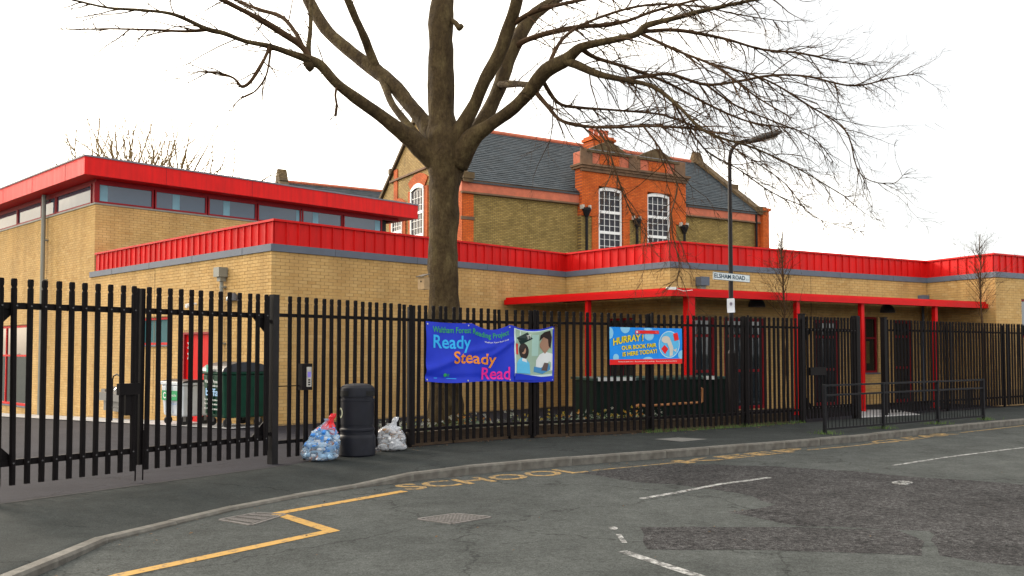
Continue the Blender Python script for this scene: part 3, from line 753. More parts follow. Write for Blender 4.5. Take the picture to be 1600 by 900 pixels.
for u__ in (hr(151), hr(266), hr(346), hr(461), hr(487), hr(585)): MB().obox(H1, dHR, u__ + .03, u__ + .26, -.045, -.043, ZH + .12, ZW - .06).build('blind_or_back_plate', pm('blind_blue', (.16, .34, .42), .5, .1, 4), hall)
strip_windows(H1, dHR, [(a + .02, b - .02) for a, b in zip(e_, e_[1:])], ZH + .06, ZW)
hlx = [uh(138), uh(82), uh(60), uh(22), uh(-20), uh(-60)]
strip_windows(HL, dHL, [(max(0, b) + .02, a - .02) for a, b in zip(hlx, hlx[1:])], ZH + .06, ZW)
# corner post and head
MB().ribbon(offset_chain(HC, -.005), offset_chain(HC, -.14), ZW + .002, ZW + .12).build('window_head', M_DRED, hall)
m = MB(); m.obox(H1, dHR, -.04, .10, -.14, .012, ZH + .055, ZW); m.build('corner_post', M_DRED, hall)
ZF0, ZF1 = ZW + .10, ZW + .62
FO = offset_chain(HC, .52)
MB().ribbon(FO, offset_chain(HC, -.3), ZF0, ZF1).build('fascia', M_RED, hall)
MB().ribbon(offset_chain(HC, .545), offset_chain(HC, -.35), ZF1 + .002, ZF1 + .05).build('roof_edge', pm('roof_trim', (.16, .16, .19), .6, .1, 3), hall)
fj = MB()
for O, d, l_ in ((FO[0], dHL, lenHL), (FO[1], dHR, 12)):
    u = 2.4
    while u < l_ - .4: fj.obox(O, d, u, u + .012, -.01, .004, ZF0 + .005, ZF1); u += 2.9
fj.build('fascia_joint', M_DRED, hall)
hp = [(*p, ZF1 + .03) for p in offset_chain(HC, -.2)] + [(HL[0] + 7, HL[1] + 8, ZF1 + .03)]
MB().add(hp, [tuple(range(len(hp)))]).build('roof', MATS['roof_felt'], hall)
inner = [(*p, 0) for p in offset_chain(HC, -.2)]
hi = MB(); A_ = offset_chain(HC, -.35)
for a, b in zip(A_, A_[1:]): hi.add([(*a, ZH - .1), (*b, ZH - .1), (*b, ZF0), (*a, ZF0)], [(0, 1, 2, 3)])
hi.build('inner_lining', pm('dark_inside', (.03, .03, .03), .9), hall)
up_ = uh(71); dp = downpipe(hall, HL, dHL, up_, ZF0 - .02, yardz(-16, 29), r_=.07, hop=False, k=.13)
# tall end wall of hall right end
# ---------------------------------------------------------------- old Victorian school behind
def course_mat(name, c1, c2, cm, axis, bw=.225, bh=.075, mort=.012, var=.35):
    m, n, l, b = nmat(name)
    t = n.new('ShaderNodeTexCoord'); sp = n.new('ShaderNodeSeparateXYZ'); cb = n.new('ShaderNodeCombineXYZ')
    l(t.outputs['Object'], sp.inputs[0]); l(sp.outputs[axis], cb.inputs[0]); l(sp.outputs['Z'], cb.inputs[1])
    br = n.new('ShaderNodeTexBrick'); br.inputs['Scale'].default_value = 1; br.inputs['Brick Width'].default_value = bw; br.inputs['Row Height'].default_value = bh; br.inputs['Mortar Size'].default_value = mort
    br.inputs['Color1'].default_value = (*c1, 1); br.inputs['Color2'].default_value = (*c2, 1); br.inputs['Mortar'].default_value = (*cm, 1); br.inputs['Bias'].default_value = -.1
    l(cb.outputs[0], br.inputs['Vector'])
    z = n.new('ShaderNodeTexNoise'); z.inputs['Scale'].default_value = 1.3; z.inputs['Detail'].default_value = 10; z.inputs['Roughness'].default_value = .75; l(t.outputs['Object'], z.inputs['Vector'])
    r = n.new('ShaderNodeValToRGB'); r.color_ramp.elements[0].position = .33; r.color_ramp.elements[1].position = .68
    r.color_ramp.elements[0].color = (1 - var,) * 3 + (1,); r.color_ramp.elements[1].color = (1.15, 1.13, 1.1, 1); l(z.outputs['Fac'], r.inputs['Fac'])
    q = n.new('ShaderNodeMixRGB'); q.blend_type = 'MULTIPLY'; q.inputs[0].default_value = 1; l(br.outputs['Color'], q.inputs[1]); l(r.outputs['Color'], q.inputs[2]); l(q.outputs['Color'], b.inputs['Base Color'])
    bp = n.new('ShaderNodeBump'); bp.inputs['Strength'].default_value = .5; bp.inputs['Distance'].default_value = .01; l(br.outputs['Fac'], bp.inputs['Height']); bp.invert = True; l(bp.outputs['Normal'], b.inputs['Normal'])
    b.inputs['Roughness'].default_value = .9; b.inputs['Specular IOR Level'].default_value = .2
    MATS[name] = m; return m
M_STX = course_mat('stock_brick_front', (.27, .19, .056), (.40, .29, .095), (.14, .10, .05), 'X')
M_STY = course_mat('stock_brick_side', (.36, .235, .085), (.50, .35, .14), (.17, .12, .06), 'Y')
M_RBX = course_mat('red_brick_front', (.56, .105, .016), (.68, .15, .026), (.34, .08, .03), 'X', var=.3)
M_RBY = course_mat('red_brick_side', (.50, .10, .025), (.60, .14, .035), (.30, .08, .03), 'Y', var=.3)
M_TERR = pm('terracotta', (.50, .13, .065), .8, .12, 5, dirt=.25)
M_STONE = pm('brown_stone', (.17, .095, .05), .9, .2, 5, bump=.2, dirt=.5)
M_MOSS = pm('mossy_coping', (.10, .065, .028), .95, .3, 4, bump=.3, dirt=.4)
V1 = (-2.26, 40.0); RZV = R(31.0); f_ = (math.cos(RZV), math.sin(RZV)); p_ = (-f_[1], f_[0])
old = empty('victorian_school', (V1[0], V1[1], 0), RZV, label='old stock and red brick school with slate roof and tall white sash windows', cat='building')
def VW(x, y, z): return (V1[0] + f_[0] * x + p_[0] * y, V1[1] + f_[1] * x + p_[1] * y, z)
LEN, DEP, ZE, ZR = 19.1, 10.0, 9.4, 13.2
BX0, BX1 = 6.41, 13.17
G0 = VW(0, DEP, 0)[:2]; gd = (-p_[0], -p_[1])
def lbuild(m, name, mat, parent=old, **k): return m.build(name, mat, parent, local=True, **k)
lbuild(MB().box((.02, 0, 0), (LEN, .35, 8.9)), 'front_wall', M_STX)
ap = DEP / 2
for x0, x1 in ((0, .35), (LEN - .35, LEN + .02)):
    P = [(x0, 0.02, 0), (x0, DEP, 0), (x0, DEP, ZE), (x0, ap, ZR + .05), (x0, .02, ZE)]
    lbuild(MB().slab(P, (x1 - x0, 0, 0)), 'gable_wall', M_STY, fix=True)
lbuild(MB().box((0, DEP - .35, 0), (LEN, DEP, ZE)), 'rear_wall', M_STX)
# quoins and string courses
lbuild(MB().box((-.04, -.05, 0), (.55, .0, 8.88)), 'front_quoin', M_RBX); lbuild(MB().box((LEN - .45, -.05, 0), (LEN + .12, .0, 8.88)), 'front_quoin', M_RBX)
for a_, b_ in (((-.05, -.05, 0), (-.0, .6, 8.9)), ((-.05, 9.5, 0), (0, 10.02, 9.4)), ((-.05, 7.3, 9.55), (0, 7.75, 11.2)), ((-.05, 2.25, 9.55), (0, 2.7, 11.2))): lbuild(MB().box(a_, b_), 'side_quoin', M_RBY)
q = MB(); q.box((-.1, -.08, 7.6), (.6, .0, 7.75)); lbuild(q, 'string_course', M_STONE)
q = MB(); q.box((-.12, -.14, 8.88), (BX0 - .003, .1, 9.36)); lbuild(q, 'cornice_band', M_TERR)
q = MB(); q.box((BX1 + .003, -.14, 8.88), (LEN + .1, .1, 9.36)); lbuild(q, 'cornice_band', M_TERR)
for a_, b_, n__ in (((-.16, -.2, 9.362), (BX0 - .003, .1, 9.44), 'gutter'), ((BX1 + .003, -.2, 9.362), (LEN + .14, .1, 9.44), 'gutter'), ((-.1, -.18, 8.80), (BX0 - .003, -.005, 8.878), 'string_course'), ((BX1 + .003, -.18, 8.80), (LEN + .1, -.005, 8.878), 'string_course')): lbuild(MB().box(a_, b_), n__, M_STONE)
# roof with slates
slope = math.hypot(ap + .2, ZR - ZE); sv = Vector((0, (ap + .2) / slope, (ZR - ZE) / slope)); snv = Vector((0, -sv.z, sv.y))
rb = MB()
for sgn in (0, 1):
    ya, yb = (-.2, ap) if sgn == 0 else (DEP + .2, ap)
    rb.slab([(.2, ya, ZE), (LEN - .2, ya, ZE), (LEN - .2, yb, ZR), (.2, yb, ZR)], (0, 0, -.12))
roof = lbuild(rb, 'roof', pm('slate_bed', (.05, .055, .06), .8), fix=True)
sl = MB(); rows = int(slope / .225)
for r_ in range(rows):
    x = .36 - (.15 if r_ % 2 else 0)
    while x < LEN - .36:
        a, b = max(.36, x), min(x + .295, LEN - .36); x += .30
        if b - a < .05 or (r_ < 3 and b > BX0 and a < BX1): continue
        base = Vector((0, -.2, ZE)) + sv * (r_ * .225); top = base + sv * .24
        lift = snv * (.035 + random.uniform(-.004, .006)); l0 = snv * .012; w = Vector((1, 0, 0))
        t = min(1, max(0, random.gauss(.45, .22)))
        A = [base + lift + w * a, base + lift + w * b, top + l0 + w * b, top + l0 + w * a]
        B = [base + w * a, base + w * b, top - snv * .01 + w * b, top - snv * .01 + w * a]
        sl.add(A + B, [(0, 1, 2, 3), (4, 5, 1, 0), (1, 5, 6, 2), (4, 0, 3, 7)], t)
sl.build('slates', M_SLATE, roof, local=True, kind='stuff')
rt = MB()
for k in range(int((LEN - .8) / .45)):
    x = .4 + k * .45; rt.tube([(x, ap, ZR + .02), (x + .44, ap, ZR + .02)], .13, 20)
rt.build('ridge_tile', M_TERR, roof, local=True, kind='stuff')
# gable copings with kneelers
for x0, nm in ((-.12, 'a'), (LEN - .45, 'b')):
    cp = MB()
    for sg in (-1, 1):
        y0 = ap + sg * (ap + .35)
        a, b = Vector((x0, y0, ZE - .12)), Vector((x0, ap, ZR + .12))
        cp.slab([a, b, b + Vector((0, 0, .2)), a + Vector((0, 0, .2))], (.5, 0, 0))
        for t in (0.02, .42):
            k = a.lerp(b, t); cp.box((x0 - .04, k.y - .15, k.z + .08), (x0 + .54, k.y + .15, k.z + .36))
    cp.slab([(x0 - .02, ap - .4, ZR - .02), (x0 - .02, ap + .4, ZR - .02), (x0 - .02, ap + .06, ZR + .66), (x0 - .02, ap - .06, ZR + .66)], (.54, 0, 0))
    lbuild(cp, 'gable_coping', M_MOSS, fix=True)
q = MB(); q.box((LEN - .15, -.35, 7.0), (LEN + .32, .25, 9.5)); q.box((LEN - .22, -.42, 9.5), (LEN + .40, .3, 9.66)); q.slab([(LEN - .1, -.3, 7.0), (LEN + .25, -.3, 7.0), (LEN + .12, -.08, 6.5), (LEN, -.08, 6.5)], (0, .3, 0)); lbuild(q, 'corner_pier', M_RBX, fix=True)
# centre bay
bay = MB(); bay.box((BX0, -.36, 8.25), (7.45, .2, 10.6)); bay.box((8.99, -.36, 8.25), (10.56, .2, 10.6)); bay.box((12.16, -.36, 8.25), (BX1, .2, 10.6)); bay.box((7.45, -.359, 9.8), (8.99, .2, 10.6)); bay.box((10.56, -.359, 9.8), (12.16, .2, 10.6))
for x0, x1 in ((7.05, 7.45), (8.99, 9.4), (10.15, 10.56), (12.16, 12.5)): bay.box((x0, -.34, 0), (x1, .1, 8.25))
bw_ = lbuild(bay, 'bay_wall', M_RBX)
lbuild(MB().box((9.4, -.30, 0), (10.15, .02, 8.25)), 'bay_infill', M_STX); lbuild(MB().box((BX0, -.30, 0), (7.05, .02, 8.25)), 'bay_infill', M_STX); lbuild(MB().box((12.5, -.30, 0), (BX1, .02, 8.25)), 'bay_infill', M_STX)
q = MB(); q.box((BX0 - .1, -.52, 10.6), (BX1 + .1, .4, 10.72)); q.box((BX0 - .04, -.45, 10.45), (BX1 + .04, -.3, 10.6)); q.box((BX0 - .16, -.6, 10.72), (BX1 + .16, .4, 10.82)); lbuild(q, 'bay_cornice', M_STONE)
q = MB(); q.box((BX0, -.25, 10.82), (BX1, .35, 11.45)); lbuild(q, 'bay_parapet', M_TERR)
for xc in (6.75, 9.78, 12.83): lbuild(MB().box((xc - .36, -.32, 10.823), (xc + .36, -.25, 11.6)), 'parapet_pier', M_STONE)
for xc in (8.2, 11.35):
    q = MB(); q.box((xc - .62, -.275, 10.92), (xc + .62, -.25, 11.4)); lbuild(q, 'red_brick_panel', M_RBX)
    q = MB(); q.box((xc - 1.42, -.36, 11.45), (xc + 1.42, .35, 11.56))
    P = [(xc - 1.35, -.22, 11.56), (xc + 1.35, -.22, 11.56)]
    for k in range(13):
        t = k / 12; xx = 1.35 - 2.7 * t; h = .62 * (1 - abs(xx) / 1.35) ** .9
        if 0 < k < 12: P.append((xc + xx, -.22, 11.56 + h))
    q.slab(P, (0, .5, 0)); lbuild(q, 'pediment', M_MOSS, fix=True)
    q = MB(); q.box((xc - 1.3, -.365, 11.565), (xc + 1.3, -.3, 11.60)); lbuild(q, 'lead_flashing', pm('lead', (.20, .20, .20), .6, .2, 6))
ch = MB(); ch.box((9.0, 2.2, 11.2), (10.4, 3.1, 13.1)); ch.box((8.92, 2.12, 12.85), (10.48, 3.18, 13.0)); cs = lbuild(ch, 'chimney', M_RBX)
for k in range(4): MB().lathe([(.13, 0), (.12, .35), (.15, .38), (.15, .44), (.1, .44)], (9.2 + k * .33, 2.65, 13.1), 10).build('chimney_pot', M_TERR, cs, local=True)
# sash windows
M_SASHG = glass_mat('old_glass', (.02, .018, .025), 0, .08); M_SASHG.node_tree.nodes['Principled BSDF'].inputs['Specular IOR Level'].default_value = .3
def sash(O, d, u0, u1, z0, z1, k, arch, lights, cols, rows, root=old, fr=.075):
    m = MB(); W_ = u1 - u0; n_ = (d[1], -d[0])
    def P(u, z, kk): return (O[0] + d[0] * u + n_[0] * kk, O[1] + d[1] * u + n_[1] * kk, z)
    m.obox(O, d, u0, u0 + fr, k - .1, k + .03, z0, z1); m.obox(O, d, u1 - fr, u1, k - .1, k + .03, z0, z1)
    m.obox(O, d, u0 + fr, u1 - fr, k - .1, k + .03, z0, z0 + fr)
    # segmental head
    N = 8; top = []; bot = []
    for i in range(N + 1):
        u = u0 + W_ * i / N; h = arch * (1 - ((i / N) * 2 - 1) ** 2); top.append((u, z1 + h)); bot.append((u, z1 - .12 + h * .6))
    m.slab([P(u, z, k + .03) for u, z in top] + [P(u, z, k + .03) for u, z in bot[::-1]], (-n_[0] * .12, -n_[1] * .12, 0))
    H = (z1 - .1 - z0 - fr) / lights
    for i in range(lights):
        a = z0 + fr + H * i; b = a + H
        if i: m.obox(O, d, u0 + fr, u1 - fr, k - .09, k + .02, a - .07, a + .07)
        for c in range(1, cols):
            u = u0 + fr + (W_ - 2 * fr) * c / cols; m.obox(O, d, u - .011, u + .011, k - .08, k - .01, a + (.07 if i else 0), b - (.07 if i < lights - 1 else 0))
        for r_ in range(1, rows):
            z = a + H * r_ / rows; m.obox(O, d, u0 + fr, u1 - fr, k - .078, k - .012, z - .011, z + .011)
    w_ = m.build('sash_window', M_WHITE, root, fix=True)
    for i in range(lights):
        a = z0 + fr + H * i
        MB().obox(O, d, u0 + fr * .5, u1 - fr * .5, k - .06, k - .045, a, a + H + (arch * .5 if i == lights - 1 else 0)).build('pane', M_SASHG, w_)
    return w_
OV = VW(0, 0, 0)[:2]
for a, b in ((7.5, 8.94), (10.61, 12.1)): sash(OV, f_, a, b, 5.4, 9.66, .24, .14, 4, 4, 3)
for x0, x1 in ((7.45, 8.99), (10.56, 12.16)):
    pass
for yc, zt, wd in ((4.72, 9.75, 1.55), (7.25, 8.85, 1.35), (2.2, 8.85, 1.35)):
    u = DEP - yc
    sash(G0, gd, u - wd / 2, u + wd / 2, 5.0, zt, .09, .25, 4, 4, 3)
    s_ = MB()
    s_.obox(G0, gd, u - wd / 2 - .38, u - wd / 2, 0, .07, 4.8, zt); s_.obox(G0, gd, u + wd / 2, u + wd / 2 + .38, 0, .07, 4.8, zt)
    N = 10; P0 = []; P1 = []
    for i in range(N + 1):
        t = i / N * 2 - 1; uu = u + t * wd / 2; h = .25 * (1 - t * t); uo = u + t * (wd / 2 + .38); ho = .42 + .35 * (1 - t * t)
        P0.append((G0[0] + gd[0] * uu + gd[1] * .07, G0[1] + gd[1] * uu - gd[0] * .07, zt + h)); P1.append((G0[0] + gd[0] * uo + gd[1] * .07, G0[1] + gd[1] * uo - gd[0] * .07, zt + ho))
    s_.slab(P0 + P1[::-1], (-gd[1] * .07, gd[0] * .07, 0)); s_.build('window_surround', M_RBY, old, fix=True)
q = MB(); q.obox(G0, gd, 1.75, DEP - 1.75, 0, .1, 9.45 + 1.15, 9.45 + 1.25); q.build('string_course', M_STONE, old)
# iron downpipes with hoppers
for x, zt, zh in ((BX0 + .22, 8.5, 1), (9.78, 8.2, 1), (BX1 - .2, 8.1, 1), (LEN - .5, 9.3, 0)):
    k = .46 if BX0 < x < BX1 else .16
    m = MB(); c = VW(x, -k, 0); m.tube([(c[0], c[1], 4), (c[0], c[1], zt)], .07, 8); dpp = m.build('downpipe', M_BLACK2, old)
    if zh:
        h = MB().lathe([(.07, -.35), (.10, -.3), (.22, 0), (.22, .12), (.16, .12)], (c[0], c[1], zt), 8); h.build('hopper', M_BLACK2, dpp)
        br = MB(); br.obox((c[0], c[1]), f_, -.26, -.16, -.2, .05, zt + .06, zt + .26); br.obox((c[0], c[1]), f_, .16, .26, -.2, .05, zt + .06, zt + .26); br.build('bracket_block', pm('cream_block', (.45, .42, .36), .8), dpp)
# far wing whose roof shows above the hall
FWp = pix(440, 284, Y=60); fw = empty('far_school_wing', (FWp.x, FWp.y, 0), RZV, label='distant slate roofed school wing with pointed gable showing above the red hall fascia', cat='building')
zr = FWp.z; hh = 3.6
m = MB(); m.slab([(0, -4.6, zr - hh), (19, -4.6, zr - hh), (19, 0, zr), (0, 0, zr)], (0, 0, -.15)); m.slab([(0, 4.6, zr - hh), (0, 0, zr), (19, 0, zr), (19, 4.6, zr - hh)], (0, 0, -.15)); rfw = lbuild(m, 'roof', MATS['slate_bed'], fw, fix=True)
sl2 = MB(); sl_l = math.hypot(4.6, hh); sv2 = Vector((0, 4.6 / sl_l, hh / sl_l)); sn2 = Vector((0, -sv2.z, sv2.y))
for r_ in range(int(sl_l / .24)):
    x = .3 - (.15 if r_ % 2 else 0)
    while x < 18.9:
        base = Vector((x, -4.6, zr - hh)) + sv2 * r_ * .24; w = Vector((.29, 0, 0)); up2 = sv2 * .25; lf = sn2 * .03
        sl2.add([base + lf, base + lf + w, base + up2 + sn2 * .01 + w, base + up2 + sn2 * .01], [(0, 1, 2, 3)], min(1, max(0, random.gauss(.5, .25)))); x += .30
sl2.build('slates', M_SLATE, rfw, local=True, kind='stuff')
m = MB(); m.box((.2, -4.4, 0), (19, 4.4, zr - hh - .05)); lbuild(m, 'wall', M_STX, fw)
m = MB()
for sg in (-1, 1): m.slab([(-.3, sg * 4.8, zr - hh - .2), (-.3, 0, zr), (-.3, 0, zr + .35), (-.3, sg * 4.8, zr - hh + .15)], (.6, 0, 0))
m.slab([(-.3, -.55, zr + .0), (-.3, .55, zr), (-.3, .12, zr + .85), (-.3, -.12, zr + .85)], (.6, 0, 0)); lbuild(m, 'gable_coping', M_MOSS, fw, fix=True)
m = MB(); m.slab([(-.05, -4.5, 0), (-.05, 4.5, 0), (-.05, 4.5, zr - hh), (-.05, 0, zr), (-.05, -4.5, zr - hh)], (.24, 0, 0)); lbuild(m, 'gable_wall', M_STY, fw, fix=True)
m = MB()
for k in range(40): m.tube([(.4 + k * .46, 0, zr + .03), (.84 + k * .46, 0, zr + .03)], .13, 6)
m.build('ridge_tile', M_TERR, rfw, local=True, kind='stuff')

# ---------------------------------------------------------------- trees
def bark_mat(name, c1, c2, c3):
    m, n, l, b = nmat(name)
    t = n.new('ShaderNodeTexCoord'); mp_ = n.new('ShaderNodeMapping'); mp_.inputs['Scale'].default_value = (1, 1, .45); l(t.outputs['Object'], mp_.inputs['Vector'])
    z = n.new('ShaderNodeTexNoise'); z.inputs['Scale'].default_value = 3.4; z.inputs['Detail'].default_value = 11; z.inputs['Roughness'].default_value = .72; l(mp_.outputs['Vector'], z.inputs['Vector'])
    r = n.new('ShaderNodeValToRGB'); e = r.color_ramp.elements; e[0].position = .3; e[0].color = (*c1, 1); e[1].position = .72; e[1].color = (*c3, 1); k = e.new(.5); k.color = (*c2, 1)
    l(z.outputs['Fac'], r.inputs['Fac'])
    z2 = n.new('ShaderNodeTexNoise'); z2.inputs['Scale'].default_value = 38; z2.inputs['Detail'].default_value = 6; l(mp_.outputs['Vector'], z2.inputs['Vector'])
    q = n.new('ShaderNodeMixRGB'); q.blend_type = 'OVERLAY'; q.inputs[0].default_value = .5; l(r.outputs['Color'], q.inputs[1]); l(z2.outputs['Fac'], q.inputs[2]); l(q.outputs['Color'], b.inputs['Base Color'])
    w = n.new('ShaderNodeTexNoise'); w.inputs['Scale'].default_value = 9; w.inputs['Detail'].default_value = 10; w.inputs['Roughness'].default_value = .68
    mp2 = n.new('ShaderNodeMapping'); mp2.inputs['Scale'].default_value = (1.2, 1.2, .7); l(t.outputs['Object'], mp2.inputs['Vector']); l(mp2.outputs['Vector'], w.inputs['Vector'])
    bp = n.new('ShaderNodeBump'); bp.inputs['Strength'].default_value = 1; bp.inputs['Distance'].default_value = .085; l(w.outputs['Fac'], bp.inputs['Height']); l(bp.outputs['Normal'], b.inputs['Normal'])
    b.inputs['Roughness'].default_value = .9; b.inputs['Specular IOR Level'].default_value = .2
    MATS[name] = m; return m
M_BARK = bark_mat('plane_bark', (.026, .016, .008), (.068, .045, .020), (.145, .108, .048))
M_TWIG = pm('twig_bark', (.062, .034, .016), .85, .3, 4, spec=.15)
def catmull(P, k=4):
    Q = []
    for i in range(len(P) - 1):
        a, b, c, d = P[max(0, i - 1)], P[i], P[i + 1], P[min(len(P) - 1, i + 2)]
        for j in range(k):
            t = j / k
            Q.append(tuple(.5 * (2 * b[q] + (c[q] - a[q]) * t + (2 * a[q] - 5 * b[q] + 4 * c[q] - d[q]) * t * t + (3 * b[q] - a[q] - 3 * c[q] + d[q]) * t ** 3) for q in range(len(b))))
    Q.append(tuple(P[-1])); return Q
TY = 17.0
def limb(pts):      # (x, y, diameter px, distance): traced from the photo, each with its own distance
    P = [(*pix(x, y, Y=d), w / 2.12 / F_PX * d) for x, y, w, d in pts]
    C = catmull(P, 5)
    return [Vector(c[:3]) for c in C], [max(.004, c[3]) for c in C]
tp = pix(693, 690, Z=0.0)
TB = pix(694, 670, Y=TY)
tree = empty('plane_tree', (TB.x, TY, 0.05), label='big bare spreading street tree with thick trunk behind the blue banner', cat='tree')
trunk = [(694, 712, 84, TY), (694, 700, 66, TY), (694, 672, 60, TY), (694, 600, 55, TY), (694, 500, 53, TY), (693, 400, 50, TY), (693, 320, 50, TY), (696, 275, 56, TY), (697, 245, 72, TY), (694, 215, 66, TY), (690, 185, 48, TY), (689, 120, 44, TY), (688, 50, 42, TY), (691, 0, 36, TY), (692, -80, 32, TY), (688, -200, 24, TY), (696, -330, 14, TY), (700, -420, 6, TY)]
PT, RT = limb(trunk)
t_ = MB(); 
NS = 20
def lumpy_tube(P, Rr, n, amp, seed=0):
    m = MB(); m.tube(P, Rr, n)
    c = 0; out_ = []
    for i, p in enumerate(P):
        for k in range(n):
            v = Vector(m.v[i * n + k]); dv = v - p
            h = noise.noise(Vector((v.x * 2.2 + seed, v.y * 2.2, v.z * 1.6))) * amp + noise.noise(Vector((v.x * 7, v.y * 7, v.z * 5 + seed))) * amp * .45
            out_.append(tuple(p + dv * (1 + h)))
    m.v = out_; return m
lumpy_tube(PT, RT, 36, .20).build('trunk', M_BARK, tree, smooth=True)
